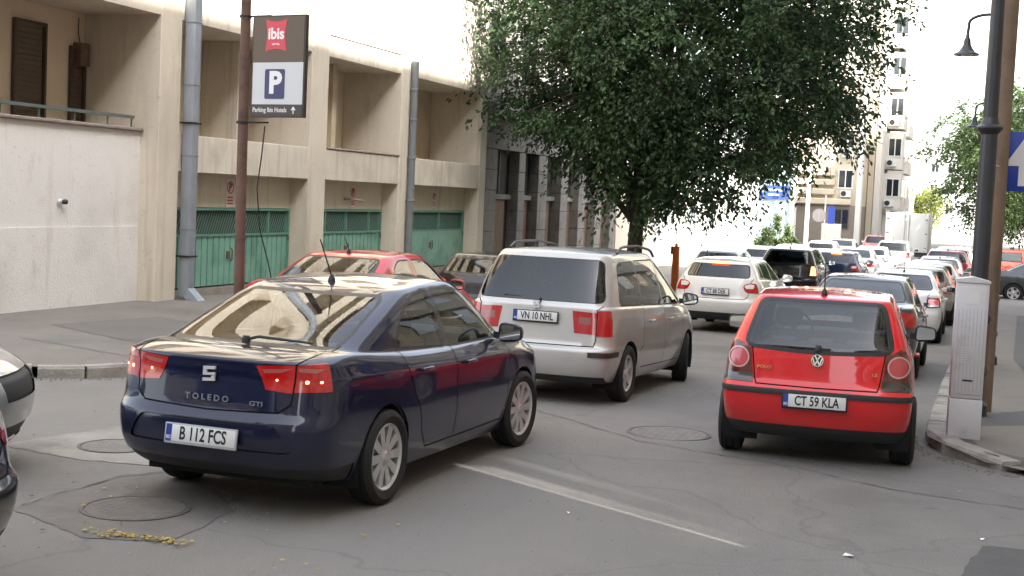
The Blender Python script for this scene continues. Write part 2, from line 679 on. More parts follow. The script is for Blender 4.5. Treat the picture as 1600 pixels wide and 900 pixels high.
def mirror_glass(s):
    b = MB()
    pts = [(y * s, z) for y, z in rounded([(.06, -.045), (.24, -.03), (.235, .07), (.07, .085)], .03)]
    b.prism(pts, 'x', -.018, -.012)
    return b.mesh('mirror_glass')

SPECS = {}
def build_car(key):
    """returns a list of (name, mesh, material key, parent index, label)"""
    sp = SPECS[key]
    if 'parts' in sp: return sp['parts']
    bm = shell(sp)
    for v in bm.verts:
        if abs(v.co.y) < 1e-4: v.co.y = 0
    bmesh.ops.delete(bm, geom=[f for f in bm.faces if f.calc_center_median().y < 0], context='FACES')
    cut, lay, grp = cutter(bm)
    P = []
    # wheel arches
    wb, tr, wr = sp['wb'], sp['track'] / 2, sp['wheel']
    for cx in (0, wb):
        for s in (1,):
            cut(circle(cx, wr + .01, sp['arch'] + .028), 'xz', 'lip', s, group=int(s))
            cut(circle(cx, wr + .01, sp['arch']), 'xz', 'cut', s, src=('lip', 'body'))
    for f in bm.faces:
        if f[lay] == TI['lip']: f[lay] = TI['body']
    if sp.get('clad'):
        for s in (1,):
            cut([(-3, -.5), (6, -.5), (6, sp['clad']), (-3, sp['clad'])], 'xz', 'cladding', s)
        zc = sp['clad']
        cut([(-2, -.5), (2, -.5), (2, zc), (-2, zc)], 'yz', 'cladding', 0)
    # glass with a dark surround
    tw = sp.get('trimw', .018)
    gi = 1
    for poly in sp['side_windows']:
        for s in (1,):
            cut(offset_poly(poly, tw), 'xz', 'trim', s)
    for poly in sp['side_windows']:
        for s in (1,):
            cut(poly, 'xz', 'side_window', s, src=('trim', 'body'), group=gi)
        gi += 1
    rw = sp['rear_window']
    cut(offset_poly(rw, sp.get('rtrim', .02)), 'yz', 'trim', -1, xlim=(-9, wb * .5), nmin=.12)
    cut(rw, 'yz', 'rear_window', -1, src=('trim', 'body'), xlim=(-9, wb * .5), nmin=.12)
    fwn = sp['windscreen']
    cut(offset_poly(fwn, .025), 'yz', 'trim', 1, xlim=(wb * .5, 9), nmin=.15)
    cut(fwn, 'yz', 'windscreen', 1, src=('trim', 'body'), xlim=(wb * .5, 9), nmin=.15)
    xt, xh = sp['levels'][2]['xr'] + sp.get('tail_depth', .28), sp['levels'][2]['xf'] - .55
    SRC = ('body', 'tail_light', 'tail_light_in', 'headlight', 'cladding', 'lamp_ring', 'strip')
    for lst, xl, sd, xc in ((sp.get('tail', []), (-9, xt + .15), -1, xt), (sp.get('head', []), (xh - .15, 9), 1, xh)):
        for poly, tg, g in lst:
            for s in (1,):
                cut([(y * s, z) for y, z in poly], 'yz', tg, sd, src=SRC, group=g, xlim=xl, nmin=sp.get('tail_nmin', -.05) if sd < 0 else .05, xcut=xc)
    for row in sp.get('rear_cut', []):
        cut(row[0], 'yz', row[1], -1, xlim=(-9, .2), nmin=.02, src=('body', 'cladding'), xcut=row[2] if len(row) > 2 else None, group=1 if min(p[0] for p in row[0]) > .2 else 0)
    for poly, tg in sp.get('front_cut', []):
        cut(poly, 'yz', tg, 1, xlim=(wb, 9), nmin=.2, src=('body', 'cladding'))
    # panel gaps
    for line in sp.get('side_seams', []):
        for a, b in zip(line, line[1:]):
            for s in (1,):
                cut(strip(a, b, .0055), 'xz', 'gap', s, src=('body',))
    for line in sp.get('rear_seams', []):
        for a, b in zip(line, line[1:]):
            for s in (1,):
                cut(strip((a[0] * s, a[1]), (b[0] * s, b[1]), .0055), 'yz', 'gap', -1, src=('body', 'tail_light', 'tail_light_in'), xlim=(-9, .4), nmin=.05)
    bmesh.ops.delete(bm, geom=[f for f in bm.faces if f[lay] == TI['cut']], context='FACES')
    src = list(bm.faces)
    dup = bmesh.ops.duplicate(bm, geom=list(bm.verts) + list(bm.edges) + list(bm.faces))
    nf = [f for f in dup['geom'] if isinstance(f, bmesh.types.BMFace)]
    for v in dup['geom']:
        if isinstance(v, bmesh.types.BMVert): v.co.y = -v.co.y
    bmesh.ops.reverse_faces(bm, faces=nf)
    for f in nf:
        if f[grp]: f[grp] += 1000
    bmesh.ops.remove_doubles(bm, verts=[v for v in bm.verts if abs(v.co.y) < 1e-5], dist=1e-5)
    bm.normal_update()
    normals = {v: v.normal.copy() for v in bm.verts}
    by = {}
    doors = sp.get('doors', [])
    for f in bm.faces:
        t = TAGS[f[lay]]
        c = f.calc_center_median()
        g = f[grp]
        if t == 'body':
            for di, d in enumerate(doors):
                if abs(f.normal.y) > .3 and in_poly((c.x, c.z), d):
                    t, g = 'door', di * 2 + (c.y > 0)
        if t in ('body', 'trim', 'gap', 'cladding'): g = 0 if t != 'door' else g
        by.setdefault((t, g), []).append(f)
    nm = {'trim': 'window_trim', 'gap': 'panel_gap', 'cladding': 'bumper_cladding', 'side_window': 'side_window', 'cut': None,
          'tail_light_in': 'tail_light', 'lamp_clear': 'reversing_lamp', 'lip': 'body', 'panel': 'bumper_panel', 'vent': 'bumper_vent', 'strip': 'bumper_strip', 'bulb': 'lit_bulb', 'recess': 'plate_recess'}
    mk = {'body': 'paint', 'door': 'paint', 'trim': 'trim', 'gap': 'gap', 'cladding': 'plastic', 'windscreen': 'glass', 'rear_window': 'rear_glass', 'side_window': 'side_glass',
          'tail_light': 'tail', 'tail_light_in': 'tail_in', 'headlight': 'head', 'grille': 'plastic', 'lamp_clear': 'clear', 'panel': 'plastic', 'vent': 'plastic', 'strip': 'strip', 'lamp_ring': 'ringpink', 'lamp_bowl': 'bowlred', 'bulb': 'bulb', 'recess': 'paint'}
    pushd = {'gap': -.008, 'tail_light': .006, 'tail_light_in': .004, 'headlight': .003, 'lamp_clear': .005, 'panel': -.01, 'grille': -.015, 'vent': -.012, 'strip': .012, 'lamp_ring': .012, 'lamp_bowl': .007, 'bulb': .008, 'recess': -.012}
    body_i = 0
    order = sorted(by, key=lambda k: (k[0] != 'body', k[0], k[1]))
    for k in order:
        t, g = k
        if sp.get('skip') and t in sp['skip']: continue
        me = faces_to_mesh(t, by[k], normals, pushd.get(t, 0.))
        P.append([nm.get(t, t), me, mk[t], None, None])
        if t in ('tail_light', 'headlight', 'tail_light_in'):     # a rim so the lens stands proud of the panel
            pass
    door_idx = {}
    for i, k in enumerate([k for k in order if not (sp.get('skip') and k[0] in sp['skip'])]):
        if k[0] == 'door': door_idx[k[1]] = i
    # headlining / inner skin
    inner = [f for f in bm.faces if TAGS[f[lay]] in ('body', 'trim', 'gap', 'cladding', 'tail_light', 'tail_light_in', 'headlight', 'panel', 'grille', 'lamp_clear', 'vent', 'strip', 'lamp_ring', 'lamp_bowl', 'bulb', 'recess')]
    P.append(['cabin_lining', faces_to_mesh('lining', inner, normals, -.035, True), 'lining', None, None])
    # arch liners
    wout = max(l['w'] for l in sp['levels'])
    for cx in (0, wb):
        for s in (1, -1):
            b = MB()
            n = 20
            vs, fs = [], []
            for i in range(n + 1):
                a = R(-28) + (math.pi + R(56)) * i / n
                x, z = cx + (sp['arch'] + .012) * math.cos(a), wr + .01 + (sp['arch'] + .012) * math.sin(a)
                vs += [(x, s * (wout - .045), z), (x, s * (wout - .34), z)]
            for i in range(n):
                q = (2 * i, 2 * i + 1, 2 * i + 3, 2 * i + 2)
                fs.append(q if s < 0 else q[::-1])
            k = len(vs)
            vs.append((cx, s * (wout - .34), wr))
            for i in range(n):
                fs.append((2 * i + 1, k, 2 * i + 3) if s > 0 else (2 * i + 3, k, 2 * i + 1))
            b.add(vs, fs, True)
            P.append(['wheel_arch_liner', b.mesh('liner'), 'under', None, None])
    # floor pan between the axles and beyond
    L0 = sp['levels'][0]
    zc = pl(L0['z'], wb / 2) if isinstance(L0['z'], list) else L0['z']
    b = MB()
    b.box(sp['arch'] + .03, wb - sp['arch'] - .03, -L0['w'] + .03, L0['w'] - .03, zc - .015, zc + .06)
    b.box(L0['xr'] + .12, sp['arch'] + .03, -tr + .14, tr - .14, zc + .02, zc + .16)
    b.box(wb - sp['arch'] - .03, L0['xf'] - .25, -tr + .14, tr - .14, zc - .02, zc + .12)
    b.box(L0['xr'] + .14, -sp['arch'] + .02, -L0['w'] + .32, L0['w'] - .32, zc + .03, zc + .12)
    b.box(wb + sp['arch'] - .02, L0['xf'] - .2, -L0['w'] + .35, L0['w'] - .35, zc + .03, zc + .12)
    b.tube([(0, -tr, wr), (0, tr, wr)], .045, 8)
    P.append(['underbody', b.mesh('underbody'), 'under', None, None])
    if sp.get('exhaust'):
        x, y, z = sp['exhaust']
        P.append(['exhaust_pipe', MB().tube([(x, y, z), (x + .5, y, z)], .028, 12, False).tube([(x + .3, y, z), (x + .75, y, z)], .09, 12).mesh('exhaust'), 'steel', None, None])
    # wheels
    ty, rm, ds = tyre_mesh(wr, sp['rim'], sp.get('tw', .20)), rim_mesh(sp['rimstyle'], sp['rim']), disc_mesh(sp['rim'])
    for cx in (0, wb):
        for s in (1, -1):
            M = Matrix.Translation((cx, s * tr, wr)) @ Matrix.Rotation(0 if s > 0 else math.pi, 4, 'Z')
            if cx and sp.get('steer'): M = M @ Matrix.Rotation(R(sp['steer']), 4, 'Z')
            wi = len(P)
            P.append(['wheel', ty, 'tyre', None, None, M])
            P.append(['rim', rm, 'rim', wi, None, None])
            P.append(['brake_disc', ds, 'under', wi, None, None])
    # seats
    zs, xs = sp.get('seat', (.34, .30))
    st = seat_mesh()
    for s in (1, -1):
        P.append(['front_seat', st, 'seat', None, None, Matrix.Translation((xs + 1.02, s * .36, zs))])
    P.append(['rear_bench', bench_mesh(sp.get('bench', .56)), 'seat', None, None, Matrix.Translation((xs, 0, zs))])
    dx, dz = sp['dash']
    dw = sp.get('dashw', .62)
    P.append(['dashboard', MB().rbox(dx - .35, dx + .12, -dw, dw, dz - .38, dz - .02, .06).mesh('dash'), 'seat', None, None])
    sw = MB()
    M = Matrix.Translation((dx - .45, .36, dz - .02)) @ Matrix.Rotation(R(65), 4, 'Y')
    sw.lathe([(.185 + .014 * math.cos(a), .014 * math.sin(a)) for a in [k * math.pi / 3 for k in range(6)]], 'z', 20, M, True)
    sw.rbox(-.17, .17, -.03, .03, -.015, .015, .01, M)
    P.append(['steering_wheel', sw.mesh('sw'), 'seat', None, None])
    # parcel shelf
    if sp.get('shelf'):
        x0, x1, z = sp['shelf']
        P.append(['parcel_shelf', MB().rbox(x0, x1, -dw + .02, dw - .02, z - .03, z, .01).mesh('shelf'), 'seat', None, None])
    # door mirrors and handles
    mx, my, mz = sp['mirror']
    for s in (1, -1):
        i = len(P)
        P.append(['door_mirror', mirror_mesh(s), sp.get('mirror_mat', 'paint'), None, None, Matrix.Translation((mx, my * s, mz))])
        P.append(['mirror_glass', mirror_glass(s), 'mirror', i, None, None])
    for hx, hy, hz, di in sp.get('handles', []):
        for s in (1, -1):
            b = MB()
            b.rbox(-.09, .09, -.012 + .03 * s, .012 + .03 * s, -.014, .014, .011)
            b.rbox(-.085, -.06, min(0, .03 * s), max(0, .03 * s), -.012, .012, .004)
            b.rbox(.06, .085, min(0, .03 * s), max(0, .03 * s), -.012, .012, .004)
            P.append(['door_handle', b.mesh('handle'), sp.get('handle_mat', 'paint'), door_idx.get(di * 2 + (s > 0)), None, Matrix.Translation((hx, hy * s, hz))])
    for ex in sp.get('extras', []):
        P += ex(len(P))
    bm.free()
    sp['parts'] = P
    return P

def place_car(key, label, loc, heading, mats, name='parked_car', cat='car', group=None, scale=1., skip=(), zs=None, group_mats=None):
    """heading in degrees: 0 = driving along +Y, positive turns right"""
    P = build_car(key)
    th = thing(name, label, cat, (loc[0], loc[1], loc[2] if len(loc) > 2 else 0), math.pi / 2 - R(heading), group, scale)
    made = []
    for row in P:
        nme, me, mk, par = row[:4]
        M = row[5] if len(row) > 5 else None
        if nme in skip or (par is not None and made[par] is None):
            made.append(None); continue
        m = mats.get(mk) or CARMAT[mk]
        o = bpy.data.objects.new(nme, me)
        COL.objects.link(o)
        if len(me.materials) == 0: me.materials.append(None)
        o.material_slots[0].link = 'OBJECT'
        o.material_slots[0].material = m
        o.parent = th if par is None else made[par]
        if M is not None: o.matrix_local = M
        made.append(o)
    return th

CARMAT = dict(
    trim=mat('black rubber trim', (.012, .012, .013), .45),
    gap=mat('panel gap', (.006, .006, .006), .9),
    plastic=mat('black bumper plastic', (.022, .022, .023), .6, bump=(400, .1)),
    under=mat('underbody', (.008, .008, .008), .9),
    glass=glass_mat('clear window glass', (.82, .87, .86)),
    side_glass=glass_mat('green tinted glass', (.74, .80, .78)),
    rear_glass=glass_mat('rear window glass', (.74, .82, .84)),
    tail=mat('red lamp lens', (.45, .006, .008), .12, coat=1.),
    tail_in=mat('inner red lamp lens', (.40, .004, .006), .12, coat=1.),
    clear=mat('clear lamp lens', (.75, .72, .68), .1, coat=1.),
    head=mat('headlight lens', (.66, .68, .70), .12, metal=.15, coat=1.),
    bulb=mat('lit bulb', (.9, .3, .2), .3, emit=((1., .22, .08), 3.0)),
    strip=mat('bumper strip', (.02, .02, .021), .55),
    lining=mat('cabin lining', (.10, .10, .10), .9),
    seat=mat('seat cloth', (.05, .052, .056), .9, noise=(20, .2)),
    tyre=mat('tyre rubber', (.013, .013, .013), .8, noise=(8, .25)),
    rim=mat('alloy rim', (.55, .55, .56), .35, metal=.45, noise=(12, .15)),
    steel=mat('dull steel', (.25, .25, .25), .45, metal=.9),
    mirror=mat('mirror glass', (.85, .88, .9), .02, metal=1.),
    chrome=mat('chrome', (.75, .75, .76), .12, metal=1.),
    paint=paint('white paint', (.7, .7, .69)),
    plate=mat('plate white', (.68, .68, .66), .4),
    plate_blue=mat('plate blue', (.02, .05, .28), .4),
    ink=mat('plate black ink', (.01, .01, .01), .5),
    silverletter=mat('silver letters', (.5, .5, .52), .3, metal=.8),
    goldletter=mat('gold letters', (.45, .33, .12), .4, metal=.5),
)
def plate_parts(x, z, txt, tilt=0., y=0., framecol='trim', bottom=True, squash=.72, size=.108, front=False):
    """number plate facing the rear (-x) or the front (+x)"""
    def ex(base):
        s = 1 if front else -1
        M = Matrix.Translation((x, y, z)) @ Matrix.Rotation(R(tilt) * -s, 4, 'Y')
        out = [['number_plate_frame', None, framecol, None, None, M]]
        b = MB().rbox(-.007, .007, -.27, .27, -.07, .063, .005)
        out[0][1] = b.mesh('plate_frame')
        q = MB().rbox(s * .004 - .004, s * .004 + .004, -.258, .258, -.054, .054, .004)
        out.append(['number_plate', q.mesh('plate'), 'plate', base, None, None])
        yl = -.258 * s                                   # viewer's left edge
        q = MB().box(s * .0085 - .0006, s * .0085 + .0006, min(yl, yl + .042 * s), max(yl, yl + .042 * s), -.054, .054)
        out.append(['blue_band', q.mesh('band'), 'plate_blue', base, None, None])
        tm = text_mesh(txt, size, .0004, .0022, squash).copy()
        tm.transform(frame_matrix((s * .0092, .018 * s, -.002), (0, 1 * s, 0), (0, 0, 1)))
        tm.materials.clear()
        out.append(['plate_lettering', tm, 'ink', base, None, None])
        tm = text_mesh('RO', .030, .0004, .0012, .8).copy()
        tm.transform(frame_matrix((s * .0098, yl + .021 * s, -.03), (0, 1 * s, 0), (0, 0, 1)))
        tm.materials.clear()
        out.append(['country_code', tm, 'plate', base, None, None])
        return out
    return ex
def letters(x, y, z, txt, size, matk, tilt=0., squash=1., bold=.001, name='lettering', front=False):
    def ex(base):
        s = 1 if front else -1
        tm = text_mesh(txt, size, .002, bold, squash).copy()
        tm.transform(Matrix.Translation((x, y, z)) @ Matrix.Rotation(R(tilt) * -s, 4, 'Y') @ frame_matrix((0, 0, 0), (0, s, 0), (0, 0, 1)))
        tm.materials.clear()
        return [[name, tm, matk, None, None, None]]
    return ex
def wiper(pts, base_r=.03, name='rear_wiper', w=.012):
    def ex(base):
        b = MB()
        b.tube(pts, [w, w * .9] + [w * .7] * (len(pts) - 2), 6)
        b.lathe([(0, .03), (base_r * .7, .028), (base_r, .01), (base_r, -.02)], 'z', 12, Matrix.Translation(pts[0]))
        return [[name, b.mesh('wiper'), 'plastic', None, None, None]]
    return ex
def antenna(x, z, length=.36, lean=50, y=0):
    def ex(base):
        a = R(lean)
        b = MB()
        b.lathe([(.03, -.01), (.026, .015), (.012, .04), (0.006, .045)], 'z', 10, Matrix.Translation((x, y, z)))
        b.tube([(x, y, z + .03), (x - length * math.cos(a), y, z + .03 + length * math.sin(a))], [.006, .0045], 6)
        return [['roof_antenna', b.mesh('antenna'), 'plastic', None, None, None]]
    return ex
def rails(x0, x1, y, z0, h=.055, r=.016):
    def ex(base):
        out = []
        for s in (1, -1):
            b = MB()
            n = 12
            pts = []
            for i in range(n + 1):
                t = i / n
                x = x0 + (x1 - x0) * t
                pts.append((x, s * pl(y, x), pl(z0, x) + h * min(1, math.sin(math.pi * t) * 3.2) - .01))
            b.tube(pts, r, 8)
            xm = (x0 + x1) / 2
            b.tube([(xm, s * pl(y, xm), pl(z0, xm) - .02), (xm, s * pl(y, xm), pl(z0, xm) + h - .01)], r * 1.2, 8)
            out.append(['roof_rail', b.mesh('rail'), 'rail', None, None, None])
        return out
    return ex
def strip_box(name, x0, x1, y0, y1, z0, z1, matk, r=.008, mirror=False):
    def ex(base):
        out = [[name, MB().rbox(x0, x1, y0, y1, z0, z1, r).mesh(name), matk, None, None, None]]
        if mirror: out.append([name, MB().rbox(x0, x1, -y1, -y0, z0, z1, r).mesh(name), matk, None, None, None])
        return out
    return ex
CARMAT['rail'] = mat('roof rail', (.03, .03, .032), .4)
# ---- the navy saloon
def S(**k): return k
SPECS['toledo'] = S(
    wb=2.60, track=1.51, wheel=.328, rim=.238, arch=.36, rimstyle='multi', belt=6, crown=.035, sub=2, steer=-3,
    levels=[
        S(z=[(-.9, .27), (0, .20), (2.6, .19), (3.4, .20)], xr=-.80, xf=3.33, w=.77, Lr=0.36, pr=3.0),
        S(z=[(-.9, .33), (0, .26), (3.4, .27)], xr=-.91, xf=3.42, w=.815, Lr=0.36, pr=3.0),
        S(z=.46, xr=-.985, xf=3.48, w=.845, Lr=0.36, pr=3.0),
        S(z=[(-1, .64), (0, .62), (3.4, .58)], xr=-.985, xf=3.475, w=.852, Lr=0.36, pr=3.0),
        S(z=[(-1, .715), (-.5, .70), (3.4, .66)], xr=-.935, xf=3.45, w=.853, Lr=0.36, pr=3.0),
        S(z=[(-1, .93), (0, .90), (2.4, .85), (3.4, .74)], xr=-.895, xf=3.40, w=.850, Lr=0.36, pr=3.0),
        S(z=[(-1, 1.035), (-.2, 1.00), (1.2, .955), (2.6, .90), (3.4, .78)], xr=-.912, xf=3.31, w=.812, Lr=0.36, pr=3.0),
        S(z=[(-.55, 1.085), (.1, 1.03), (1.2, .985), (2.3, .975), (2.6, 1.0)], xr=-.50, xf=2.58, w=.765, Lr=.30, pr=3, Lf=.5),
        S(z=[(-.1, 1.265), (.6, 1.235), (1.6, 1.225), (2.2, 1.235)], xr=-.03, xf=2.17, w=.712, Lr=.30, pr=3, Lf=.45),
        S(z=[(.4, 1.41), (1.0, 1.452), (1.4, 1.457), (1.8, 1.43)], xr=.45, xf=1.76, w=.615, Lr=.25, pr=3, Lf=.32),
    ],
    crease={4: .7, 5: .45, 6: .75, 3: .4},
    side_windows=[
        rounded([(.25, 1.055), (1.04, 1.01), (.965, 1.405), (.74, 1.392), (.40, 1.245)], [.05, .02, .02, .06, .10]),
        rounded([(1.12, 1.005), (2.13, .995), (1.66, 1.355), (1.42, 1.408), (1.045, 1.41)], [.02, .07, .09, .05, .02]),
    ],
    rear_window=rounded([(-.63, 1.10), (.63, 1.10), (.545, 1.38), (-.545, 1.38)], .06),
    windscreen=rounded([(-.66, 1.03), (.66, 1.03), (.54, 1.395), (-.54, 1.395)], .05),
    tail=[
        ([(.52, 0.845), (.50, 1.010), (.80, 1.040), (.99, 0.985), (.99, 0.865)], 'tail_light', 1),
        ([(.33, 1.005), (.40, 0.855), (.585, 0.840), (.585, 1.020)], 'tail_light_in', 2),
        ([(.37, 0.985), (.385, 0.960), (.50, 0.970), (.57, 1.000)], 'lamp_clear', 3),
        ([(.605, 0.980), (.70, 0.973), (.74, 1.000), (.605, 1.005)], 'lamp_clear', 4),
        (circle(.47, 0.920, .008, 8), 'bulb', 5), (circle(.655, 0.915, .012, 8), 'bulb', 6), (circle(.73, 0.917, .008, 8), 'bulb', 7), (circle(.80, 0.920, .016, 8), 'bulb', 8),
    ],
    tail_depth=.27, clad=None,
    head=[([(.46, .63), (.99, .66), (.99, .77), (.60, .76), (.46, .70)], 'headlight', 1)],
    rear_cut=[(rounded([(-.62, .46), (.62, .46), (.50, .64), (-.50, .64)], .05, 2), 'recess'), ([(-.95, .2), (.95, .2), (.95, .355), (-.95, .355)], 'panel', -.42)],
    front_cut=[([(-.42, .54), (.42, .54), (.45, .66), (-.45, .66)], 'grille'), ([(-.5, .28), (.5, .28), (.55, .42), (-.55, .42)], 'grille')],
    rear_seams=[[(0, .700), (.50, .715), (.575, .77), (.59, 1.02), (.625, 1.07), (.63, 1.1)]],
    side_seams=[
        [(1.09, 1.40), (1.12, .99), (1.16, .50), (1.15, .30)],
        [(.50, .60), (.42, .70), (.30, .90), (.26, 1.03)],
        [(2.12, 1.0), (2.26, .86), (2.24, .45), (2.16, .30)],
        [(.56, .42), (.50, .60)], [(.56, .42), (.66, .30), (2.16, .30)],
    ],
    doors=[[(.30, 1.02), (.30, .90), (.50, .60), (.56, .42), (.66, .30), (1.15, .30), (1.16, .50), (1.12, .99)],
           [(1.12, .99), (1.16, .50), (1.15, .30), (2.16, .30), (2.24, .45), (2.26, .86), (2.12, 1.0)]],
    mirror=(1.98, .79, 1.02), handles=[(.55, .842, .885, 0), (1.36, .845, .865, 1)],
    dash=(2.35, 1.03), shelf=(-.45, .15, 1.06), seat=(.34, .22),
    extras=[
        plate_parts(-.998, .535, 'B 112 FCS', 8, framecol='framewhite', size=.118, squash=.70),
        letters(-.945, 0, .775, 'T O L E D O', .054, 'silverletter', 4, 1.12, .0012),
        letters(-.938, -.36, .765, 'GTI', .042, 'silverletter', 4, 1.5, .0008),
        wiper([(-.53, -.02, 1.115), (-.47, -.08, 1.135), (-.49, -.5, 1.125)]),
        antenna(.66, 1.46, .34, 55),
    ],
)
def seat_emblem(x, z, size, tilt, matk='badge'):
    def ex(base):
        b = MB()
        M = Matrix.Translation((x, 0, z)) @ Matrix.Rotation(R(tilt), 4, 'Y')
        # slanted S built from five bars on a square badge
        h = size / 2
        for (y0, y1, z0, z1) in [(-.9, .9, .55, .95), (-.9, -.35, .1, .5), (-.9, .9, -.18, .14), (.35, .9, -.5, -.22), (-.9, .9, -.95, -.55)]:
            b.add([(-.008, -y0 * h, z0 * h), (-.008, -y1 * h, z0 * h + .1 * h), (-.008, -y1 * h, z1 * h + .1 * h), (-.008, -y0 * h, z1 * h),
                   (.006, -y0 * h, z0 * h), (.006, -y1 * h, z0 * h + .1 * h), (.006, -y1 * h, z1 * h + .1 * h), (.006, -y0 * h, z1 * h)],
                  [(3, 2, 1, 0), (4, 5, 6, 7), (0, 1, 5, 4), (1, 2, 6, 5), (2, 3, 7, 6), (3, 0, 4, 7)], False, M)
        return [['emblem', b.mesh('emblem'), matk, None, None, None]]
    return ex
def round_emblem(x, z, r, tilt, front=False):
    def ex(base):
        s = 1 if front else -1
        b = MB()
        M = Matrix.Translation((x, 0, z)) @ Matrix.Rotation(R(tilt) * -s, 4, 'Y') @ Matrix.Diagonal((s, 1, 1, 1))
        b.lathe([(r, 0), (r, .010), (r * .97, .013), (r * .86, .013), (r * .84, .008), (r * .84, 0)], 'x', 28, M)
        def bar(a, c, w=.11):
            a, c = Vector(a) * r, Vector(c) * r
            d = (c - a).normalized(); n = Vector((-d.y, d.x)) * r * w
            b.prism([tuple(a - n), tuple(c - n), tuple(c + n), tuple(a + n)], 'x', .002, .011, M)
        bar((-.42, .74), (0, .08)); bar((.42, .74), (0, .08))
        bar((-.76, .38), (-.36, -.74)); bar((.76, .38), (.36, -.74)); bar((-.36, -.74), (0, .02)); bar((.36, -.74), (0, .02))
        d = MB().lathe([(0, .003), (r * .88, .003)], 'x', 24, M)
        return [['emblem', b.mesh('emblem'), 'chrome', None, None, None], ['emblem_ground', d.mesh('emblem_ground'), 'ink', base, None, None]]
    return ex
SPECS['toledo']['extras'].append(seat_emblem(-.922, .925, .10, 3))

# ---- the silver people carrier
SPECS['mpv'] = S(
    wb=2.84, track=1.58, wheel=.325, rim=.215, arch=.365, rimstyle='five', belt=6, crown=.045, sub=2, steer=14,
    levels=[
        S(z=.24, xr=-.76, xf=3.58, w=.82, Lr=0.26, pr=3.4),
        S(z=.31, xr=-.85, xf=3.66, w=.865, Lr=0.26, pr=3.4),
        S(z=.48, xr=-.895, xf=3.72, w=.90, Lr=0.26, pr=3.4),
        S(z=.62, xr=-.885, xf=3.71, w=.905, Lr=0.26, pr=3.4),
        S(z=.66, xr=-.825, xf=3.68, w=.902, Lr=0.26, pr=3.4),
        S(z=[(-1, .92), (2.4, .88), (3.5, .80)], xr=-.80, xf=3.60, w=.90, Lr=0.26, pr=3.4),
        S(z=[(-1, 1.07), (0, 1.06), (2.4, .99), (3.5, .88)], xr=-.785, xf=3.42, w=.875, Lr=0.26, pr=3.4),
        S(z=[(-1, 1.10), (0, 1.09), (2.4, 1.03), (2.9, 1.07)], xr=-.77, xf=2.98, w=.855, Lr=.28, pr=3.2, Lf=.55),
        S(z=[(-1, 1.40), (0, 1.37), (2.2, 1.36)], xr=-.66, xf=2.32, w=.795, Lr=.28, pr=3.2, Lf=.5),
        S(z=[(-.6, 1.655), (.2, 1.685), (1.1, 1.69), (1.8, 1.65)], xr=-.49, xf=1.72, w=.675, Lr=.26, pr=3.0, Lf=.4),
    ],
    crease={3: .7, 4: .6, 6: .3},
    side_windows=[
        rounded([(-.33, 1.115), (.52, 1.10), (.50, 1.585), (-.17, 1.56)], [.08, .02, .02, .14]),
        rounded([(.57, 1.10), (1.45, 1.08), (1.37, 1.605), (.55, 1.59)], .025),
        rounded([(1.52, 1.08), (2.48, 1.075), (1.92, 1.50), (1.72, 1.595), (1.44, 1.605)], [.025, .06, .08, .08, .02]),
    ],
    rear_window=rounded([(-.755, 1.135), (.755, 1.135), (.645, 1.60), (-.645, 1.60)], .08), rtrim=.008,
    windscreen=rounded([(-.74, 1.10), (.74, 1.10), (.60, 1.62), (-.60, 1.62)], .05),
    tail=[
        (rounded([(.70, .775), (1.0, .775), (1.0, 1.055), (.70, 1.055)], [.01, .02, .08, .02]), 'tail_light', 1),
        ([(.42, 1.04), (.455, .80), (.69, .79), (.69, 1.03)], 'tail_light_in', 2),
        ([(.50, .90), (.63, .895), (.63, .975), (.50, .98)], 'lamp_clear', 3),
    ],
    tail_depth=.26,
    head=[([(.45, .66), (.99, .68), (.99, .84), (.5, .80)], 'headlight', 1)],
    rear_cut=[([(-.80, .2), (.80, .2), (.80, .325), (-.80, .325)], 'panel'), ([(.64, .545), (1, .545), (1, .60), (.64, .60)], 'strip', -.45), ([(-.64, .545), (-1, .545), (-1, .60), (-.64, .60)], 'strip', -.45)],
    front_cut=[([(-.42, .62), (.42, .62), (.45, .76), (-.45, .76)], 'grille')],
    rear_seams=[[(0, .655), (.68, .66), (.70, .72), (.695, 1.06), (.74, 1.10)]],
    side_seams=[
        [(.55, 1.60), (.55, .98), (.55, .62), (.40, .56)], [(1.49, 1.62), (1.49, 1.06), (1.53, .6), (1.51, .36)],
        [(2.46, 1.06), (2.52, .85), (2.45, .45), (2.36, .34)], [(.56, .36), (2.36, .34)],
    ],
    doors=[[(.55, 1.09), (.55, .62), (.42, .57), (.56, .36), (1.51, .355), (1.53, .6), (1.49, 1.07)],
           [(1.49, 1.07), (1.53, .6), (1.51, .355), (2.36, .34), (2.45, .45), (2.52, .85), (2.46, 1.06)]],
    mirror=(2.30, .86, 1.10), mirror_mat='plastic', handles=[(.80, .90, .90, 0), (1.72, .90, .89, 1)],
    dash=(2.55, 1.12), dashw=.72, shelf=None, seat=(.42, .30), bench=.64,
    extras=[
        plate_parts(-.822, .955, 'VN 10 NHL', 3, size=.112, squash=.70),
        wiper([(-.76, -.02, 1.13), (-.735, -.06, 1.15), (-.735, .42, 1.165)], .02),
        rails(.0, 1.75, [(0, .66), (1.8, .62)], [(0, 1.695), (.9, 1.715), (1.75, 1.66)], .07),
        strip_box('tailgate_handle', -.872, -.84, -.09, .10, .60, .63, 'trim', .006),
    ],
)
SPECS['mpv']['extras'].append(seat_emblem(-.81, 1.085, .085, 3))
CARMAT['brownplastic'] = mat('faded bumper strip', (.035, .022, .02), .6)
CARMAT['clearred'] = mat('faded red lens', (.28, .10, .09), .2, coat=1.)
CARMAT['framewhite'] = mat('plate frame grey', (.40, .41, .42), .4)

